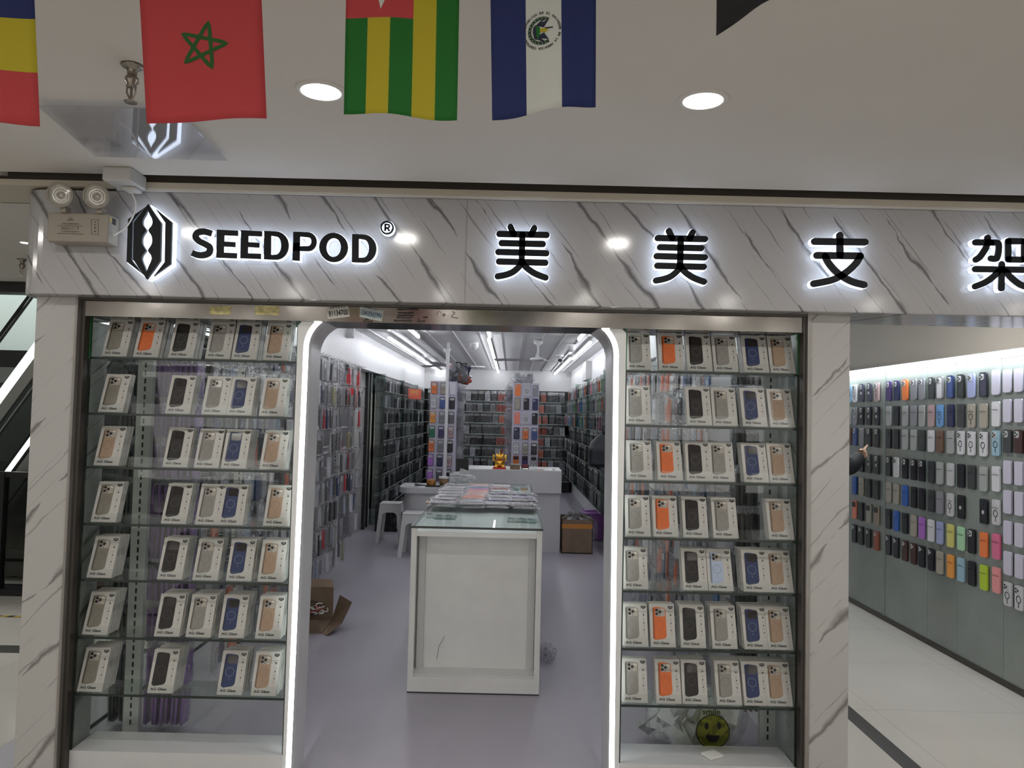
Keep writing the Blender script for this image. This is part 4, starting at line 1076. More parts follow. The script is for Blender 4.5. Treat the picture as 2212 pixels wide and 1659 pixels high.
COLL = [('orange', 'wrf'), ('beige', 'wrf'), ('white', 'n'), ('white', 'wrf'), ('blue', 'wf'), ('black', 'wf'), ('amber', 'wrf'), ('grey', 'wrf'), ('dark grey', 'wrf'), ('green', 'wrf'), ('dark purple', 'wrf'), ('pink', 'wrf'),
        ('orange', 'wrf'), ('grey', 'wrf'), ('black', 'wrf'), ('purple', 'wf'), ('navy', 'wrf'), ('pink', 'wrf'), ('purple', 'wf'), ('dark grey', 'wrf'), ('black', 'wrf')]
COLR = [('orange', 'l'), ('clear', 'lr'), ('grey', 'l'), ('taupe', 'lf'), ('black', 'l'), ('navy', 'l'), ('coral', 'l'), ('clear', 'lr'), ('black', 'l'), ('navy', 'lrf'), ('orange', 'wrf'), ('blue', 'wrf'), ('white', 'wrf'), ('taupe', 'wrf'), ('black', 'wrf'), ('orange', 'brf'), ('dark purple', 'bf'), ('clear', 'brf')]
for xa, xb, cx_, rows_, lst, nm in ((-1.062, -.712, [(938, 957.5, 978), (839, 870, 901.5, 933, 963.5, 994.5, 1026)], 7, COLL, 'taller'), (.012, .356, [(1118.7, 1138, 1157), (843.6, 873, 904, 936.6, 969, 998)], 6, COLR, 'shorter')):
    near = 'by the white post' if nm == 'taller' else 'behind the golden cat'
    t = empty('display_column', ((xa + xb) / 2, 10.15, 0), f'lavender display column with rows of phone cases, {near}', 'display column', 'lavender display columns')
    hw = (xb - xa) / 2
    M().box(-hw, hw, -.15, .15, 0.004, 1.94).build('column_body', LAV, t)
    s_ = M()
    r3 = random.Random(3)
    for k in range(60): s_.cbox((hw * (1 if nm == 'taller' else -1) + .04 * (1 if nm == 'taller' else -1), r3.uniform(-.12, .14), r3.uniform(.9, 1.9)), (.09, .05, .13), 0, (r3.uniform(-.6, .6), r3.uniform(-.6, .6), r3.uniform(-1, 1)))
    s_.build('hanging_bags', BAG, t, kind='stuff', label='crumpled clear bags bulging from the side')
    cx3, ry = cx_
    for i, (col, st) in enumerate(lst):
        r, c_ = divmod(i, 3); X_, Z_ = at(cx3[c_] - (r * 1.6 if nm == 'taller' else r * .9), ry[r] + (c_ - 1) * .8, 9.99)
        hung_case('display_phone_case', col, BC, st, (X_, 9.993, Z_), (0, 0, 0), f'{col} phone case, {ORD[r]} row, {["escalator-side", "middle", "corridor-side"][c_]} file, on the column {near}', 'phone case', f'cases on the column {near}', .075, .152)
t = empty('ceiling_post', (-.83, 9.85, 0), 'slim white square post from floor to ceiling before the taller column', 'post'); M().box(-.018, .018, -.018, .018, .004, 2.43).build('pole', WHITE, t)
# bags on top of the columns
def bale(name, lab, c, d, seed, mats, n=26, cat='bag of stock'):
    r4 = random.Random(seed); b = M()
    b.grid(lambda u, v: (c[0] + (u - .5) * d[0], c[1] - d[1] / 2 - r4.uniform(0, .02), c[2] + v * d[2]), 8, 8, 0); 
    for k in range(n): b.cbox((c[0] + r4.uniform(-.5, .5) * d[0] * .85, c[1] + r4.uniform(-.4, .4) * d[1], c[2] + d[2] * r4.uniform(.15, .85)), (.08, .03, .14), 1 + k % (len(mats) - 1), (r4.uniform(-.7, .7), r4.uniform(-.7, .7), r4.uniform(-.7, .7)))
    ph = [r4.uniform(0, 6) for _ in range(6)]
    b.grid(lambda u, v: (c[0] + d[0] * .56 * math.sin(PI * v) ** .5 * math.cos(2 * PI * u) * (1 + .09 * math.sin(7 * u * 2 * PI + ph[0])), c[1] + d[1] * .6 * math.sin(PI * v) ** .5 * math.sin(2 * PI * u) * (1 + .09 * math.sin(5 * 2 * PI * u + ph[1])), c[2] + d[2] * (.5 - .52 * math.cos(PI * v)) + .006 * math.sin(9 * 2 * PI * u + ph[2])), 40, 16, 0)
    return b.build(name, mats, None, lab, cat)


bale('stock_bag', 'crumpled silver bag of dark cases heaped on top of the taller column', (-.70, 10.1, 1.945), (.26, .25, .22), 4, [BAG, PKD[9], PKD[0], PKD[4], PKD[2]], 40)
bale('stock_bag', 'hazy clear bag heaped on top of the shorter column', (.14, 10.1, 1.95), (.28, .25, .07), 6, [BAG, PKD[3]], 6)
# ---------------------------------------------------------------- main white table with glass top
t = empty('display_table', (-.165, 5.6, 0), 'white framed display table with a glass top in the middle of the doorway', 'display table')
x0, x1, ya, yb = -.527, .184, 4.2, 7.02
ox, oy = -.165, 5.6
B = lambda *a: (a[0] - ox, a[1] - ox, a[2] - oy, a[3] - oy, a[4], a[5])
f = M()
for xa_ in (x0, x1 - .030): f.box(*B(xa_, xa_ + .030, ya, ya + .03, .09, .868))
f.box(*B(x0 + .03, x1 - .03, ya + .0005, ya + .03, .84, .868)); f.box(*B(x0, x1, ya - .0005, ya + .05, .010, .09)).box(*B(x0 + .0005, x0 + .02, ya + .05, yb, .01, .868)).box(*B(x1 - .02, x1 - .0005, ya + .05, yb, .01, .868)).box(*B(x0 + .02, x1 - .02, yb - .02, yb, .01, .868))
f.build('frame', OFFW, t, bevel=.0015)
M().box(*B(x0 + .02, x1 - .02, ya + .16, ya + .17, .03, .85)).build('front_panel', OFFW, t)
for xs_ in (x0 + .03, x1 - .066): M().box(*B(xs_, xs_ + .036, ya + .13, ya + .16, .09, .84)).build('inner_stile', mat('grey_stile', (.66, .67, .67), .4), t)
M().box(*B(x0 + .02, x1 - .02, ya + .03, ya + .16, .08, .092)).build('inner_shelf', OFFW, t)
sc_ = M()
for px, py in ((898, 1247), (911, 1249), (896, 1351), (905, 1353), (898, 1457), (964, 1458), (1017, 1459), (1061, 1460), (1147, 1461), (1151, 1249), (990, 1152), (1003, 1155), (1020, 1153), (1040, 1156), (1060, 1157), (1085, 1156), (1100, 1155), (1148, 1153)):
    u, v = at(px, py, 4.35); sc_.cbox((u - ox, 4.359 - oy, v), (.006, .002, .006))
sc_.tube([(at(960, 1376, 4.35)[0] - ox, 4.3585 - oy, at(960, 1376, 4.35)[1]), (at(948, 1396, 4.35)[0] - ox, 4.3585 - oy, at(948, 1396, 4.35)[1]), (at(943, 1425, 4.35)[0] - ox, 4.3585 - oy, at(943, 1425, 4.35)[1])], .0012, 4)
sc_.build('screw_holes', BLACK, t, label='dark screw holes and a scratch')
M().box(*B(x0, x1, ya, ya + .05, .004, .011)).build('black_base_edge', BLACK, t)  # thin black strip along the foot of the frame front
M().box(*B(x0 + .02, x1 - .02, ya + .03, yb - .02, .855, .862)).build('tray', mat('pale_tray', (.84, .86, .84), .4), t)
gt = M().box(*B(x0 - .003, x1 + .003, ya - .003, yb, .886, .894)).build('glass_top', film('table_glass', (.94, .97, .955), .03, 0., fk=.22), t)
M().box(*B(x0 - .004, x1 + .004, ya - .005, ya - .003, .884, .896)).build('front_edge', EDGE, gt)
M().box(*B(x0 - .004, x0 - .002, ya - .003, yb, .885, .895)).box(*B(x1 + .002, x1 + .004, ya - .003, yb, .885, .895)).build('side_edge', EDGE, gt)
for xa_ in (x0, x1 - .03):
    for ys in (ya + .002, yb - .04): M().box(*B(xa_, xa_ + .03, ys, ys + .03, .868, .886)).build('glass_rest', OFFW, t)
# flat cases under the glass
FC = {'pale mint': (.32, .42, .39), 'peach': (.62, .42, .28), 'grey white': (.60, .63, .62), 'pale grey': (.45, .49, .48)}
for k, (px, py, c_) in enumerate(((930, 1115, 'grey white'), (952, 1117, 'pale mint'), (973, 1117, 'pale mint'), (1108, 1120, 'pale grey'), (1131, 1120, 'pale mint'), (1150, 1121, 'pale mint'), (1113, 1053, 'pale mint'), (1132, 1052, 'peach'), (932, 1085, 'peach'), (1133, 1082, 'grey white'))):
    x_ = py; fy = .94; 
    Yv = (1.5 - .866) * FPX / (py - 897.5); X_ = at(px, py, Yv)[0]
    hung_case('flat_phone_case', c_, FC, 'c', (X_, Yv, .8655), (-PI / 2, 0, 0), f'{c_} flat phone case under the table glass, {ORD[k]} counted clockwise from the near corner', 'phone case', 'flat cases under the table glass', .07, .15)
# bagged cases piled on the glass
def flatbag(seed, wd=.16, dp=.082, th=.012):
    r5 = random.Random(seed); b = M()
    J = [[r5.uniform(0, .008) for _ in range(11)] for _ in range(8)]
    b.grid(lambda u, v: ((u - .5) * (wd + .045), (v - .5) * (dp + .018), th + .002 + J[round(v * 7)][round(u * 10)] - (.010 if u in (0., 1.) or v in (0., 1.) else 0)), 10, 7)
    b.grid(lambda u, v: ((u - .5) * (wd + .045), (v - .5) * (dp + .018) - .001, .001 + J[round(v * 7)][round(u * 10)] * .3), 10, 7)
    return b.mesh('clear_bag', BAG)


FBG = [flatbag(s) for s in range(4)]
TBL = {'clear': (.60, .61, .62), 'silver grey': (.40, .41, .42), 'orange': (.92, .22, .07), 'pale pink': (.85, .42, .32), 'blue': (.05, .20, .45), 'navy': (.03, .04, .14), 'magenta': (.70, .05, .35), 'lavender': (.38, .36, .58), 'brick red': (.45, .10, .06), 'white': (.78, .78, .78), 'yellow': (.75, .65, .05), 'dark grey': (.09, .09, .10)}
TB = {k: M().prism(rounded(-.078, .078, -.038, .038, .01, 3), 0, .011, axis='z').mesh('packed_phone_case', mat('packed_' + k.replace(' ', '_'), v, .35)) for k, v in TBL.items()}
r6 = random.Random(12)
cols4 = [(-.435, 5.12, ['silver grey', 'clear', 'clear', 'silver grey', 'clear', 'silver grey', 'clear', 'clear', 'silver grey', 'clear', 'clear', 'silver grey', 'dark grey', 'silver grey']),
         (-.245, 5.10, ['silver grey', 'clear', 'silver grey', 'orange', 'orange', 'pale pink', 'pale pink', 'pale pink', 'orange', 'magenta', 'blue', 'navy', 'white', 'orange']),
         (-.075, 5.14, ['clear', 'silver grey', 'lavender', 'silver grey', 'clear', 'lavender', 'navy', 'silver grey', 'white', 'dark grey', 'brick red', 'navy', 'white', 'brick red']),
         (.095, 5.12, ['silver grey', 'clear', 'dark grey', 'silver grey', 'lavender', 'silver grey', 'navy'])]
cn = ['escalator-side', 'orange', 'middle', 'corridor-side']
for ci, (xx, yy, lst) in enumerate(cols4):
    for k, c_ in enumerate(lst):
        y_ = yy + k * .105; lv = .016 * (2 if 2 < k < 11 else 1)
        for l in range(2 if (k % 2 == 0 or ci == 1) else 1):
            o = inst(TB[c_], 'packed_phone_case', None, (xx + r6.uniform(-.012, .012) - (y_ - 5) * (.0 if ci else .0), y_ + l * .015, .8945 + l * .016 + (.004 if k else 0)), (.0, r6.uniform(-.02, .02), r6.uniform(-.08, .08)),
                     f'{c_} packed case, {"upper" if l else "lower"} layer, {ORD[k]} row from the table front, {cn[ci]} column', 'packed phone case', 'packed cases lying on the table')
            inst(FBG[r6.randrange(4)], 'clear_bag', o, mt=None if ci == 1 or c_ == 'brick red' else BAGH)
# ---------------------------------------------------------------- reception desk, small counter, stools
t = empty('reception_desk', (.03, 8.8, 0), 'white reception desk with an overhanging top box behind the display table', 'desk')
M().box(-.53, .545, -.25, .35, .66, .905).build('top_box', WHITEG, t, bevel=.004)
M().box(-.50, .53, -.20, .30, .004, .66).build('body', WHITEG, t)
M().box(-.53, .545, -.25, .35, .905, .912).build('worktop', OFFW, t)
t = empty('round_counter', (-.9, 8.7, 0), 'small white counter with a rounded corner beside the stools', 'counter')
pl_ = [(-.30, .3)] + [(-.30 + .16 - .16 * math.cos(PI / 2 * k / 8), -.15 - .16 * math.sin(PI / 2 * k / 8) + .05) for k in range(9)] + [(.35, -.26), (.35, .3)]
M().prism([(u * 1.0 + .03, v + .02) for u, v in pl_], .004, .64, axis='z').build('body', WHITEG, t)
M().prism([(u * 1.08, v * 1.08) for u, v in pl_], .64, .70, axis='z').build('worktop', WHITEG, t)


def stool():
    b = M(); H_ = .455; 
    b.box(-.12, .12, -.12, .12, H_ - .02, H_)
    for sx in (-1, 1):
        for sy in (-1, 1):
            pass
    for a in (0, PI / 2, PI, 3 * PI / 2):
        o_ = b.T; b.T = Matrix.Rotation(a, 4, 'Z')
        n = 8; out = [(-.155, 0), (-.112, 0), (-.085, .28)] + [(-.085 + .05 - .05 * math.cos(PI / 2 * k / n), .30 + .05 * math.sin(PI / 2 * k / n)) for k in range(n + 1)]
        out += [(-u, v) for u, v in out[::-1]] + [(.118, H_), (-.118, H_)]
        # slanted panel: top in, bottom out
        vs = []; m_ = len(out)
        for t_ in (0, .008):
            for u, v in out: vs.append((u, -(.155 - .04 * v / H_) + t_, v))
        b.add(vs, [tuple(range(m_)), tuple(range(2 * m_ - 1, m_ - 1, -1))] + [(i, (i + 1) % m_, m_ + (i + 1) % m_, m_ + i) for i in range(m_)])
        b.T = o_
    return b


SP = mat('stool_plastic', (.72, .72, .71), .35)
for (x_, y_, lab) in ((-1.385, 9.1, 'white plastic stool beside the dark shelving'), (-1.0, 8.25, 'white plastic stool half hidden behind the display table')):
    t = empty('stool', (x_, y_, .004), lab, 'stool', 'white plastic stools')
    b = stool(); sb_ = M(); sb_.v, sb_.f, sb_.m = b.v[8:], b.f[6:], b.m[6:]; sb_.f = [tuple(i - 8 for i in f_) for f_ in sb_.f]
    sb_.build('leg_frame', SP, t)
    M().box(-.12, .12, -.12, .12, .437, .457).build('seat', SP, t, bevel=.008)
# lucky cat
t = empty('lucky_cat', (-.118, 8.62, .912), 'golden beckoning cat figurine on a red base on the desk', 'figurine')
GOLD = mat('gold', (.95, .55, .07), .25, .85); REDP = mat('red_lacquer', (.6, .02, .03), .35)
M().box(-.075, .075, -.05, .05, 0, .018).build('base', REDP, t, bevel=.003)
b = M().ell((0, 0, .062), (.052, .045, .05)).ell((-.038, -.03, .03), (.025, .025, .018)).ell((.038, -.03, .03), (.025, .025, .018)).ell((0, -.035, .065), (.03, .02, .03)); b.build('body', GOLD, t, smooth=True)
hd = M().ell((0, 0, .130), (.043, .036, .034)).build('head', GOLD, t, smooth=True)
M().prism([(-.04, .145), (-.018, .160), (-.036, .180)], -.008, .008).prism([(.04, .145), (.018, .160), (.036, .180)], -.008, .008).build('ears', GOLD, hd)
M().ell((-.015, -.034, .135), (.006, .004, .004)).ell((.015, -.034, .135), (.006, .004, .004)).ell((0, -.037, .124), (.004, .004, .003)).tube([(-.012, -.035, .118), (0, -.037, .114), (.012, -.035, .118)], .0015, 5).build('face', mat('cat_face_dark', (.12, .03, .01), .5), hd)
M().tube([(.05, 0, .09), (.066, -.01, .115), (.068, -.012, .158)], [.014, .013, .015], 10).build('raised_paw', GOLD, t, smooth=True)
M().tube([(-.046, 0, .09), (-.066, -.01, .105), (-.072, -.014, .135), (-.06, -.02, .155)], [.014, .012, .011, .014], 10).build('paw', GOLD, t, smooth=True)
M().lathe([(.036, .098), (.043, .101), (.036, .105)], n=24).build('collar', REDP, t)
b = M().tube([(0, 0, .165), (0, 0, .185), (0, 0, .2)], [.012, .007, .003], 8).build('crown', GOLD, t)
# small things on the desk and counters
M().box(0, .11, 8.58, 8.68, .912, .967, 0).box(.003, .107, 8.583, 8.677, .967, .970, 1).build('small_carton', [CARD, mat('mint', (.3, .5, .42), .6)], None, 'small open brown carton beside the golden cat', 'carton')
M().box(.125, .21, 8.58, 8.65, .912, .968, 0).box(.13, .205, 8.577, 8.58, .945, .965, 1).box(.13, .205, 8.577, 8.58, .918, .93, 2).build('card_holder', [BLACK, mat('dk_red', (.25, .02, .03), .4), CHROME], None, 'black box with a red top edge on the desk', 'box')
M().box(.22, .28, 8.58, 8.64, .912, .922).build('foil_pouch', BAG, None, 'small flat foil pouch on the desk between the black box and paper', 'pouch')
M().box(.30, .37, 8.57, 8.66, .912, .919, 0).box(.28, .38, 8.57, 8.68, .919, .923, 1).build('price_pad', [mat('salmon_paper', (.75, .3, .22), .6), WHITE], None, 'salmon and white paper pad on the desk', 'notepad')
M().box(.47, .505, 8.58, 8.61, .912, .935).build('card_cube', WHITE, None, 'tiny white cube near the end of the desk', 'cube')
t = empty('treat_jar', (-.875, 8.62, .70), 'clear jar of brown sweets on the small round counter', 'jar')
M().lathe([(0, .002), (.05, .002), (.05, .06), (.045, .075), (0, .085)], n=20).build('contents', mat('caramel', (.40, .17, .03), .5, bump=.4, bscale=60), t, smooth=True)
M().lathe([(.056, 0), (.056, .12), (.05, .13), (0, .132)], n=20).build('jar_glass', ACRYL, t, smooth=True)
M().box(-.09, .10, -.07, .07, -.0, .012).build('tray', BLACK, t)
t = empty('snack_tub', (-.74, 8.66, .70), 'tub with a white lid beside the jar of sweets', 'tub')
M().lathe([(0, .013), (.045, .013), (.052, .09), (0, .09)], n=20).build('body', mat('tub_brown', (.25, .15, .08), .4), t, smooth=True); M().lathe([(0, .09), (.056, .09), (.056, .11), (0, .112)], n=20).build('lid', WHITE, t)
M().cbox((-.985, 8.6, .712), (.14, .10, .02), 0, (0, .12, .2)).cbox((-1.02, 8.6, .725), (.1, .08, .008), 1, (0, .3, .2)).build('card_terminal', [BLACK, CHROME], None, 'black payment terminal at the back of the small counter', 'payment terminal')
for k, (a_, b_) in enumerate(((-1.10, 8.55), (-1.04, 8.50), (-.98, 8.53))):
    M().cbox((a_, b_, .706), (.09, .05, .01), 0, (0, 0, .3 * k - .2)).build('flat_packet', [mat('packet_pale%d' % k, [(.6, .6, .6), (.45, .45, .5), (.7, .7, .7)][k], .4)], None, ['pale packet nearest the rounded counter edge', 'greyish packet in front on the small counter', 'white packet nearest the jar on the small counter'][k], 'packet', 'packets on the small counter')
M().box(-.60, -.46, 8.55, 8.57, .80, 1.02).build('monitor', BLACK, None, 'black monitor back standing between the column and the desk', 'monitor')
bale('grey_bag', 'crumpled grey plastic bags on the far end of the display table', (-.42, 6.85, .903), (.20, .14, .07), 8, [mat('grey_poly', (.55, .55, .57), .3, bump=.6, bscale=18), MT['grey_poly']], 5)
# carton and bucket right
t = empty('cardboard_carton', (.76, 8.72, .004), 'open brown carton with orange tape beside the reception desk', 'carton', 'cardboard cartons')
M().box(-.17, .17, -.16, .16, 0, .01).box(-.17, .17, -.16, -.154, 0, .37).box(-.17, .17, .154, .16, 0, .39).box(-.17, -.164, -.16, .16, 0, .39).box(.164, .17, -.16, .16, 0, .37).build('carton_body', CARD, t)
M().box(-.17, .17, -.1606, -.16, .275, .325).build('tape', mat('orange_tape', (.55, .22, .04), .3), t)
b = M(); r7 = random.Random(2)
for k in range(26): b.cbox((r7.uniform(-.14, .14), r7.uniform(-.13, .13), r7.uniform(.32, .40)), (.10, .05, .012), 0, (r7.uniform(-1, 1), r7.uniform(-1, 1), r7.uniform(-1, 1)))
b.build('clear_wrappers', BAGH, t, kind='stuff')
t = empty('bucket', (1.06, 9.55, .004), 'purple plastic bucket with a wire handle behind the carton', 'bucket')
M().lathe([(0, .004), (.11, .004), (.145, .33), (.165, .335), (.165, .350), (.150, .352), (.140, .34), (.105, .012), (0, .012)], n=32).build('pail', mat('purple_plastic', (.44, .18, .56), .35), t, smooth=True)
M().tube([(-.15 * math.cos(a_ * PI / 10), .02 - .03, .34 + .13 * math.sin(a_ * PI / 10)) for a_ in range(11)], .003, 6).build('handle', CHROME, t)
# torn carton left by the racks
t = empty('torn_carton', (-1.36, 5.42, .004), 'torn open brown carton full of cables under the peg rack', 'carton', 'cardboard cartons'); t.scale = (.86, .86, .86)
M().box(-.14, .13, -.18, .20, 0, .008).box(-.14, .13, .19, .20, 0, .28).box(-.14, -.13, -.18, .2, 0, .2).add([(-.14, -.18, 0), (.13, -.18, 0), (.10, -.2, .11), (-.14, -.2, .11)], [(0, 1, 2, 3)]).build('carton_body', mat('shaded_card', (.20, .145, .10), .85), t)
M().add([(.13, -.18, 0.0), (.12, .18, .0), (.20, .12, .235), (.34, -.06, .22), (.28, -.14, .07), (.19, -.25, .008)], [(0, 5, 4, 3, 2, 1)]).add([(-.14, .2, .28), (.13, .2, .28), (.10, .26, .33), (-.14, .25, .33)], [(0, 1, 2, 3)]).build('flap', CARD, t)
b = M(); mt_c = [BLACK, WHITE, mat('cable_red', (.4, .03, .03), .4)]
for k in range(22):
    c_ = (r7.uniform(-.09, .08), r7.uniform(-.12, .12), .10 + r7.uniform(0, .06)); rr_ = r7.uniform(.03, .06); a0 = r7.uniform(0, 6)
    b.tube([(c_[0] + rr_ * math.cos(a0 + i * .5), c_[1] + rr_ * math.sin(a0 + i * .5), c_[2] + .01 * math.sin(i)) for i in range(8)], .0035, 5, rnd.choice([0, 0, 1, 1, 2]))
b.build('cable_tangle', mt_c, t, kind='stuff')
# fans, detectors, camera, wall boxes
def fan(loc, lab, a0, ins=None):
    t = empty('ceiling_fan', loc, lab, 'ceiling fan', 'white ceiling fans')
    M().lathe([(0, 0), (.05, 0), (.055, -.03), (.02, -.06), (.012, -.065), (.012, -.20), (0, -.2)], n=20).build('downrod', WHITE, t, smooth=True)
    M().lathe([(0, -.18), (.02, -.185), (.022, -.2), (.09, -.215), (.10, -.235), (.06, -.25), (0, -.255)], n=24).build('motor', WHITE, t, smooth=True)
    for k in range(3):
        b = M(); b.T = Matrix.Rotation(a0 + 2 * PI * k / 3, 4, 'Z')
        b.grid(lambda u, v: (.09 + u * .46, (v - .5) * (.06 + .06 * math.sin(u * 2.4)), -.235 + (v - .5) * .02), 10, 3)
        b.grid(lambda u, v: (.09 + u * .46, (v - .5) * (.06 + .06 * math.sin(u * 2.4)), -.238 + (v - .5) * .02), 10, 3)
        b.build('blade', WHITE, t, smooth=True)


fan((-.92, 10.7, 2.43), 'white three-blade ceiling fan over the taller column', .25)
fan((.307, 9.3, 2.43), 'white three-blade ceiling fan over the corridor side of the desk', 2.9)
for x_, y_, lab in ((-.49, 9.75, 'white dome sensor on the ceiling near the middle tube'), (.743, 9.7, 'white dome sensor on the ceiling near the corridor-side tube')):
    t = empty('dome_sensor', (x_, y_, 2.43), lab, 'ceiling sensor', 'ceiling dome sensors'); M().lathe([(0, 0), (.055, 0), (.055, -.015), (.053, -.02)], n=20).build('base', WHITE, t); M().lathe([(.052, -.015), (.050, -.05), (.035, -.085), (0, -.098)], n=20).build('dome', WHITEG, t, smooth=True)
t = empty('security_camera', (.70, 11.4, 2.43), 'white bullet camera with a black lens on the shop ceiling', 'camera')
M().lathe([(0, 0), (.06, 0), (.06, -.02), (0, -.03)], n=16).build('mount', WHITE, t); M().tube([(0, .05, -.07), (0, -.07, -.085)], .04, 16).build('housing', WHITE, t, smooth=False); M().tube([(0, -.068, -.085), (0, -.076, -.086)], .03, 16).build('lens', BLACK, t)
M().box(1.11, 1.2, 11.6, 12.1, 2.08, 2.37).build('distribution_box', mat('box_grey', (.62, .62, .62), .5), None, 'grey electrical cabinet on the corridor-side bulkhead', 'electrical box', bevel=.004)
M().tube([(1.195, 9.9, 2.42), (1.195, 9.9, 2.12)], .008, 6).cbox((1.19, 9.9, 2.40), (.03, .06, .08)).cbox((1.19, 9.9, 2.10), (.03, .09, .09)).build('conduit', WHITE, None, 'white conduit with two small boxes on the corridor-side bulkhead', 'conduit')
M().cbox((-1.74, 8.2, 2.36), (.08, .06, .12)).cbox((-1.70, 8.14, 2.33), (.03, .05, .05)).build('wall_speaker', WHITE, None, 'small white speaker on the escalator-side bulkhead', 'speaker', bevel=.003)
for x_, lab in ((-1.66, 'escalator-side'), (1.1, 'corridor-side')): M().box(x_, x_ + .09, 15.585, 15.6, 2.33, 2.40).build('exit_plate', mat('plate_grey', (.66, .66, .66), .5), None, f'small pale plate on the back bulkhead, {lab} corner', 'wall plate', 'small plates on the back bulkhead')
# backpack on the corridor-side shelving
t = empty('backpack', (.96, 8.3, .98), 'black backpack hanging on the corridor-side shelving', 'backpack')
BPK = mat('black_nylon', (.012, .014, .02), .45, bump=.3, bscale=12)
PF = [(0, .12), (.06, .155), (.3, .17), (.55, .165), (.75, .14), (.9, .10), (1, .05)]
def bpw(v):
    for (a_, wa), (b_, wb) in zip(PF, PF[1:]):
        if v <= b_: return wa + (wb - wa) * (v - a_) / (b_ - a_)
    return PF[-1][1]
def bpf(u, v):
    c_, s2 = math.cos(2 * PI * u), math.sin(2 * PI * u); e_ = .45
    return (.03 + .25 * v * .12 + bpw(v) * math.copysign(abs(c_) ** e_, c_) + .006 * math.sin(9 * v + 11 * u), bpw(v) * .62 * math.copysign(abs(s2) ** .7, s2) + .008 * math.sin(14 * v + 5 * u), .36 * v)
M().grid(bpf, 28, 16).build('bag_body', BPK, t, smooth=True)
M().prism(rounded(-.09, .13, .03, .19, .03, 4), -.135, -.09).build('front_pocket', BPK, t, bevel=.01)
M().tube([(.03, -.02, .34), (.07, -.05, .42), (.12, -.02, .46), (.14, 0, .40), (.16, .02, .28)], .022, 8).build('strap', BPK, t, smooth=True)
# red signs
for loc, s_, ch_, rz, lab, nm in (((-1.62, 7.8, 1.785), (.17, .21), '隆', 1.0, 'red poster with gold lettering at the end of the peg rack', 'red_poster'), ((-1.63, 12.9, 1.84), (.30, .17), '特价', .9, 'orange-red price sign standing on the dark shelving', 'price_sign')):
    t = empty(nm, loc, lab, 'sign', None, rz); M().box(-s_[0] / 2, s_[0] / 2, -.004, 0, -s_[1] / 2, s_[1] / 2).build('board', mat('sign_red' if nm == 'red_poster' else 'sign_orange', (.55, .015, .02) if nm == 'red_poster' else (.62, .10, .05), .4), t)
    if nm == 'red_poster': M().tube([(-.02, .0, .08), (-.02 - .54 * .33, .84 * .33, .08)], .004, 6).build('bracket', CHROME, t)
    a = M(); text(a, ch_, (0, .02), s_[1] * .6, -.0055); a.build('lettering', mat('gold_print', (.75, .5, .12), .4), t)
# marble pilaster, posts at the end of the rack
M().box(-1.97, -1.90, 9.35, 9.95, 0, 2.03).build('wall_pilaster', MP, kind=S)
M().box(-1.95, -1.86, 9.95, 10.05, 0, 2.03).build('trim_7', BLACK, kind=S); M().box(-1.95, -1.84, 10.1, 10.16, 0, 2.03).build('trim_8', CHROME, kind=S)
bale('black_sack', 'black refuse sack on the floor under the dark shelving', (-1.55, 9.98, .004), (.30, .3, .34), 11, [mat('black_poly', (.01, .01, .01), .3, bump=.5, bscale=9), MT['black_poly']], 4, 'sack')
bale('white_goods_bag', 'big clear bag of pale boxed cases on the floor behind the smiling sticker', (.87, 3.58, .006), (.40, .20, .28), 14, [BAG, WHITE, PKD[3], WHITE, PKD[3]], 40, 'bag of stock')
bale('foil_bag', 'crumpled clear bag on the floor behind the open carton', (.93, 9.15, .004), (.22, .22, .32), 15, [BAG, PKD[3]], 3, 'bag')
bale('dropped_bag', 'thin clear bag trailing beside the foot of the display table', (.25, 4.9, .006), (.12, .3, .04), 16, [BAG, BAG], 1, 'bag')
#==CORR==
# ---------------------------------------------------------------- corridor wall of cases
CWM = mat('green_backpainted_glass', (.235, .262, .25), .22, var=.12, vscale=3, coat=.3)
CX = 2.91
M().box(CX, CX + .15, 3.2, 12, 0, 1.915).build('wall_corridor', CWM, kind=S, label='green-grey glass display wall along the corridor')
M().box(CX - .02, CX + .2, 3.2, 12, 1.955, 2.5).build('wall_corridor_upper', mat('corridor_upper', (.66, .62, .57), .75), kind=S)
M().box(CX - .012, CX, 3.2, 12, 1.915, 1.955).build('trim_9', WHITE, kind=S)
M().box(CX - .01, CX, 3.2, 12, 0, .035).build('baseboard_corridor', DARK, kind=S)
t = empty('shelf_light', (CX - .02, 6.5, 1.93), 'long lit LED strip along the top of the corridor case wall', 'light')
M().box(-.045, .055, -3.3, 5, .020, .026).build('housing', WHITE, t)
M().box(-.042, .012, -3.2, 5, -.012, .018).build('diffuser', mat('corridor_strip_lit', (1, 1, 1), .4, emit=CORR_W, ecol=(.9, .97, 1)), t)
sm = M()
for y_ in (5.383, 5.027, 4.558): sm.box(CX - .002, CX, y_ - .004, y_ + .004, .03, 1.915)
sm.box(CX - .004, CX, 5.975, 6.0, .03, 1.915); sm.build('trim_10', mat('seam_pale', (.22, .27, .25), .3), kind=S)
CY = [6.581, 6.485, 6.361, 6.227, 6.094, 5.902, 5.784, 5.655, 5.534, 5.424, 5.305, 5.196, 5.071, 4.953, 4.84, 4.716, 4.594]
CZ = [1.764, 1.574, 1.40, 1.188, .99, .788, .59]
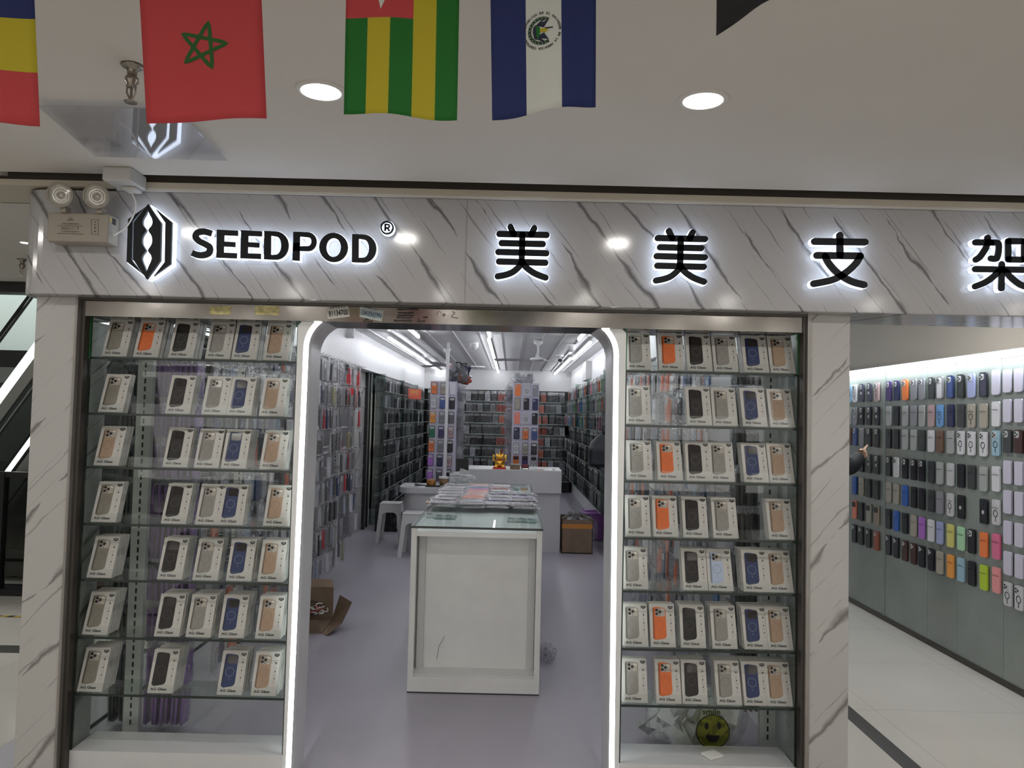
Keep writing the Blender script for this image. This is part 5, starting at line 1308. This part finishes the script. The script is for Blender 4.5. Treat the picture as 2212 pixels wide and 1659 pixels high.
KC = {'sky blue': (.30, .52, .75), 'white': (.66, .67, .70), 'slate': (.055, .055, .09), 'pink': (.68, .40, .40), 'dark purple': (.035, .025, .08), 'navy': (.02, .03, .12), 'orange': (.85, .28, .05), 'grey': (.14, .155, .155), 'charcoal': (.045, .05, .055), 'blue': (.03, .10, .28),
      'black': (.010, .011, .013), 'light grey': (.40, .42, .43), 'brown': (.17, .10, .07), 'bright blue': (.03, .12, .48), 'silver': (.38, .37, .34), 'tan': (.33, .26, .20), 'purple': (.42, .13, .55), 'periwinkle': (.36, .40, .66), 'yellow': (.66, .62, .20), 'mint': (.42, .70, .45),
      'hot pink': (.70, .16, .30), 'rust': (.32, .08, .04), 'maroon': (.055, .018, .018), 'amber': (.80, .40, .06), 'powder blue': (.32, .50, .62), 'lime': (.45, .62, .04), 'salmon': (.80, .32, .33), 'cornflower': (.16, .36, .72), 'clear': (.30, .31, .32), 'taupe': (.14, .125, .115), 'lavender white': (.60, .58, .72)}
GR = [
 ['sky blue:cr', 'white:cr', 'slate:co', 'slate:co', 'pink:cr', 'dark purple:c', 'navy:c', 'orange:c', 'grey:c', 'grey:c', 'charcoal:c', 'white:cf', 'blue:cf', 'charcoal:cf', 'periwinkle:c', 'slate:cf', 'lavender white:n'],
 ['light grey:co', 'grey:co', 'black:co', 'black:co', 'black:co', 'light grey:s', 'black:s', 'light grey:s', 'grey:s', 'light grey:s', 'pink:s', 'cornflower:sr', 'navy:s', 'charcoal:s', 'taupe:sr', 'taupe:s', 'white:s'],
 ['brown:c', 'blue:c', 'grey:c', 'black:c', 'black:c', 'black:s', 'black:s', 'light grey:s', 'light grey:s', 'charcoal:s', 'white:s', 'brown:s', 'light grey:s', 'white:cr', 'white:cr', 'white:cr', 'powder blue:cr'],
 ['', 'black:co', 'black:co', 'charcoal:co', 'black:co', 'black:c', 'white:c', 'black:c', 'black:c', 'black:c', 'charcoal:s', 'light grey:s', 'clear:s', 'black:s', 'charcoal:s', 'light grey:s', 'white:s'],
 ['', 'bright blue:s', 'taupe:s', 'black:s', 'black:s', 'taupe:s', 'taupe:s', 'bright blue:s', 'black:s', 'black:s', 'charcoal:s', 'grey:s', 'clear:sr', 'black:so', '', 'black:so', 'clear:sr'],
 ['', 'coral:b', 'black:b', 'silver:b', 'tan:b', 'black:s', 'bright blue:s', 'black:s', 'taupe:s', 'purple:s', 'white:s', 'periwinkle:s', 'yellow:s', 'mint:s', 'black:c', 'orange:s', 'hot pink:s'],
 ['', 'black:l', 'black:l', 'black:l', 'rust:l', 'black:l', 'black:l', 'maroon:l', 'maroon:l', 'black:l', 'black:l', 'taupe:s', 'amber:s', 'powder blue:s', 'black:s', 'lime:s', 'salmon:s']]
KC['coral'] = (.85, .22, .12)
for r, row in enumerate(GR):
    for k, e in enumerate(row):
        if not e: continue
        col, st = e.split(':')
        hung_case('wall_phone_case', col, KC, st, (CX - .012, CY[k], CZ[r] + (.0 if k < 16 else .01)), (0, 0, -PI / 2), f'{col} phone case, {ORD[r]} row, {ORD[k]} column from the far end, corridor glass wall', 'phone case', 'phone cases on the corridor glass wall', .072, .150)
for r, z in enumerate((1.777, 1.603, 1.425, 1.245, 1.073, .896, .72, .542)):
    for k, y_ in enumerate((4.489, 4.389, 4.285)):
        col, st = ('lavender white', 'n') if r not in (2, 7) else (('charcoal', 'c') if r == 2 and k == 0 else ('maroon', 'c') if r == 2 else ('clear', 'cr'))
        hung_case('wall_phone_case', col, KC, st, (CX - .012, y_, z), (0, 0, -PI / 2), f'{col} phone case, {ORD[r]} row, {ORD[k]} column after the last glass seam, corridor wall', 'phone case', 'phone cases on the corridor glass wall', .070, .135)
# ---------------------------------------------------------------- person pointing at the cases
def skin(name, chain, mt_, parent=None, sub=2):
    """chain: list of polylines of (x,y,z,r), joined where points coincide"""
    me = bpy.data.meshes.new(name); vs = []; es = []; rs = []; idx = {}
    for pl in chain:
        prev = None
        for p in pl:
            kx = tuple(round(c, 4) for c in p[:3])
            if kx not in idx: idx[kx] = len(vs); vs.append(p[:3]); rs.append(p[3])
            if prev is not None: es.append((prev, idx[kx]))
            prev = idx[kx]
    me.from_pydata(vs, es, []); o = bpy.data.objects.new(name, me); C.objects.link(o)
    if parent: o.parent = parent
    sk = o.modifiers.new('skin', 'SKIN')
    for i, d in enumerate(me.skin_vertices[0].data): d.radius = (rs[i], rs[i]); d.use_root = (i == 0)
    s_ = o.modifiers.new('sub', 'SUBSURF'); s_.levels = sub; s_.render_levels = sub
    me.materials.append(mt_); sk.use_smooth_shade = True
    return o


SKN = mat('skin', (.62, .40, .29), .5); JKT = mat('black_jacket', (.012, .012, .014), .7, bump=.3, bscale=14)
def ax_(px, py, X_):
    a = at(px, py, 1.0); Yv = X_ / a[0]; return (X_, Yv, EYE + (a[1] - EYE) * Yv)


tip = Vector(ax_(1874.5, 961.5, 2.87)); wr = Vector(ax_(1859, 981, 2.76)); knk = Vector(ax_(1866, 971.5, 2.81)); elb = Vector(ax_(1836, 1013, 2.62)); sho = Vector((2.44, 6.12, 1.36))
pt = empty('person', (2.34, 6.15, 0), 'person in a black jacket reaching out to point at the corridor cases', 'person')
O = Vector((2.34, 6.15, 0))
def q3(v, r): v = Vector(v) - O; return (v.x, v.y, v.z, r)
bx, by = 2.34, 6.15
skin('body', [[q3((bx, by, .95), .13), q3((bx, by, 1.15), .13), q3((bx, by, 1.36), .12), q3((bx, by, 1.46), .055), q3((bx + .01, by, 1.52), .06), q3((bx + .02, by, 1.60), .085), q3((bx + .02, by, 1.68), .07)],
              [q3((bx, by, .95), .13), q3((bx, by + .09, .88), .09), q3((bx, by + .10, .48), .06), q3((bx, by + .10, .10), .04), q3((bx + .12, by + .10, .04), .035)],
              [q3((bx, by, .95), .13), q3((bx, by - .09, .88), .09), q3((bx, by - .10, .48), .06), q3((bx, by - .10, .10), .04), q3((bx + .12, by - .10, .04), .035)],
              [q3((bx, by, 1.36), .12), q3((bx, by + .18, 1.34), .055), q3((bx, by + .22, 1.08), .042), q3((bx + .05, by + .22, .84), .032), q3((bx + .06, by + .22, .76), .03)],
              [q3((bx, by, 1.36), .12), q3(sho - Vector((0, .14, .0)), .055), q3(elb, .042), q3(wr, .027)]], SKN, pt)
J = skin('jacket', [[q3((bx, by, .88), .16), q3((bx, by, 1.15), .16), q3((bx, by, 1.36), .145), q3((bx, by, 1.44), .08)],
                [q3((bx, by, 1.36), .145), q3((bx, by + .19, 1.34), .075), q3((bx, by + .23, 1.08), .065), q3((bx + .05, by + .23, .86), .05)],
                [q3((bx, by, 1.36), .145), q3(sho - Vector((0, .14, 0)), .085), q3(sho * .5 + elb * .5 - Vector((0, .07, .04)), .088), q3(elb, .085), q3(elb * .45 + wr * .55, .064), q3(wr, .043)]], JKT, pt)
skin('trousers', [[q3((bx, by, .93), .15), q3((bx, by + .09, .86), .105), q3((bx, by + .10, .48), .08), q3((bx, by + .10, .10), .06)], [q3((bx, by, .93), .15), q3((bx, by - .09, .86), .105), q3((bx, by - .10, .48), .08), q3((bx, by - .10, .10), .06)]], mat('dark_trousers', (.03, .03, .04), .8), pt)
skin('hair', [[q3((bx - .01, by, 1.68), .09), q3((bx - .03, by, 1.60), .085)]], mat('black_hair', (.01, .01, .01), .5), pt)
d_ = (tip - knk); side_ = Vector((.1, -.55, -.85)).normalized()
palm0 = wr; palm1 = knk
fing = []
fing.append([q3(wr, .024), q3(wr * .5 + knk * .5 + side_ * .008, .026), q3(knk + side_ * .012, .022)])
def fch(p0, pts, r): return [q3(p0, r * 1.1)] + [q3(p, r) for p in pts]
hand = [fing[0],
        [q3(knk + side_ * .012, .022), q3(knk + side_ * .002, .0125), q3(knk * .62 + tip * .38, .0105), q3(knk * .3 + tip * .7, .0095), q3(tip, .008)]]
for k in range(3):
    b0 = knk + side_ * (.022 + .018 * k); f1 = b0 + d_.normalized() * (.030 - .004 * k) + Vector((-.006, 0, -.004)); f2 = f1 + Vector((-.022, .004, -.020)); f3 = f2 + Vector((-.024, .004, .006))
    hand.append([q3(knk + side_ * .012, .022), q3(b0, .0125), q3(f1, .0105), q3(f2, .0095), q3(f3, .0085)])
th = wr * .6 + knk * .4
hand.append([q3(wr, .024), q3(th + Vector((-.01, .0, .018)), .012), q3(th + Vector((.012, .012, .022)), .0105), q3(th + Vector((.034, .016, .012)), .009)])
skin('hand', hand, SKN, pt, 2)
#==LEFT==
# ---------------------------------------------------------------- escalator and atrium on the left
M().box(-9, -2.2, 9.4, 9.5, 0, 5).build('wall_atrium', mat('atrium_pale', (.62, .68, .66), .6), kind=S)
M().box(-9, -8.9, -7, 9.5, 0, 5).build('wall_atrium_side', mat('atrium_grey', (.35, .36, .35), .6), kind=S)
M().box(-9, -2.1, 5.7, 5.85, 2.34, 2.60, 0).box(-9, -2.1, 5.85, 5.95, 2.44, 2.6, 1).build('trim_11', [mat('atrium_edge_dark', (.02, .02, .018), .5), mat('atrium_edge_grey', (.35, .37, .36), .5)], kind=S)
area('atrium_fill', (-5.5, 8.2, 4.9), 4.0, 190, col=(.92, 1, .96), size_y=2.0)  # added area lamp, only there to brighten the pale atrium wall
AL = mat('brushed_aluminium', (.55, .57, .55), .3, .9); LITP = mat('escalator_lit_skirt', (.9, .95, .9), .4, emit=2.2, ecol=(.92, 1, .95))
t = empty('escalator', (0, 0, 0), 'steel and black escalator rising toward the shop seen past the marble pillar', 'escalator')
def incl(pts, th, y0, y1, m_, nm, sm=False):
    (xa, za), (xb, zb) = pts; M().add([(x, y, z + d) for y in (y0, y1) for (x, z) in ((xa, za), (xb, zb)) for d in (0, th)], [(0, 1, 3, 2), (4, 6, 7, 5), (0, 4, 5, 1), (2, 3, 7, 6), (1, 5, 7, 3), (0, 2, 6, 4)]).build(nm, m_, t)
EYl = 6.6
e = lambda px, py: at(px, py, EYl)
slope = (e(75, 760)[1] - e(0, 862)[1]) / (e(75, 760)[0] - e(0, 862)[0])
def ln(px, py, L0=-2.4, L1=2.0):
    x_, z_ = e(px, py); return ((x_ + L0, z_ + slope * L0), (x_ + 1.55, z_ + slope * 1.55))
incl(ln(0, 880), .17, EYl, EYl + .06, LITP, 'lit_skirt')
incl(ln(0, 912), .16, EYl - .005, EYl + .09, AL, 'upper_cladding')
incl(ln(0, 936), .02, EYl - .01, EYl + .03, CHROME, 'lower_rail')
incl(ln(0, 732), .028, EYl - .03, EYl + .03, BLACK, 'handrail'); incl(ln(0, 737), .012, EYl - .02, EYl + .02, CHROME, 'handrail_track')
incl(ln(0, 1300), 1.3, EYl + .15, EYl + 1.1, mat('escalator_underside', (.015, .016, .016), .25), 'truss')
incl(ln(0, 1112), .19, EYl - .02, EYl + .02, mat('lower_cladding', (.40, .42, .40), .3, .6), 'lower_cladding'); incl(ln(0, 1050), .05, EYl - .03, EYl + .0, LITP, 'lower_light')
M().box(-6, -1.9, EYl + .9, EYl + .95, .02, .95).build('side_panel', mat('dark_glass_panel', (.03, .035, .033), .1), t)
x_, z_ = at(0, 760, 8.0); M().box(-8, -2.1, 8.0, 8.2, z_ - .16, z_ + .02, 0).box(-8, -2.1, 7.98, 8.0, z_ - .32, z_ - .16, 1).box(-8, -2.1, 8.4, 8.5, .01, z_ - .3, 2).build('mezzanine_edge', [mat('mezz_dark', (.03, .03, .028), .3), mat('mezz_grey', (.20, .21, .20), .3), mat('mezz_wall', (.06, .065, .06), .3)], None, 'dark floor edge of the upper walkway behind the escalator', 'walkway edge')
t = empty('guard_rail', (0, 0, 0), 'black metal guard rail with dark glass before the escalator', 'railing')
xr, zr = at(0, 1022, 6.15); M().box(-5.6, -2.75, 6.13, 6.18, zr - .03, zr + .012).build('top_rail', BLACK, t)
xa_ = at(0, 1100, 6.15)[0]; M().box(xa_ - .12, xa_ + .04, 6.12, 6.19, .03, zr).build('post', BLACK, t)
M().box(-5.6, -2.75, 6.15, 6.156, .12, zr - .03).build('glass_infill', film('smoky_glass', (.45, .48, .47), .05, .0), t)
# floor markings on the left
M().box(-9, -2.2, 4.72, 4.86, 0, .002).build('trim_12', STRIPE, kind=S); M().box(-9, -2.1, 6.1, 6.3, 0, .05).build('trim_13', BLACK, kind=S)
hz = M()
for k in range(40): hz.add([(-6 + k * .1, 5.5, .002), (-5.95 + k * .1, 5.5, .002), (-5.92 + k * .1, 5.54, .002), (-5.97 + k * .1, 5.54, .002)], [(0, 1, 2, 3)], 1)
hz.box(-6, -2.0, 5.5, 5.54, 0, .0015, 0).build('hazard_tape', [BLACK, mat('tape_yellow', (.6, .38, .04), .5)], None, 'yellow and black hazard tape on the floor by the escalator', 'floor tape')
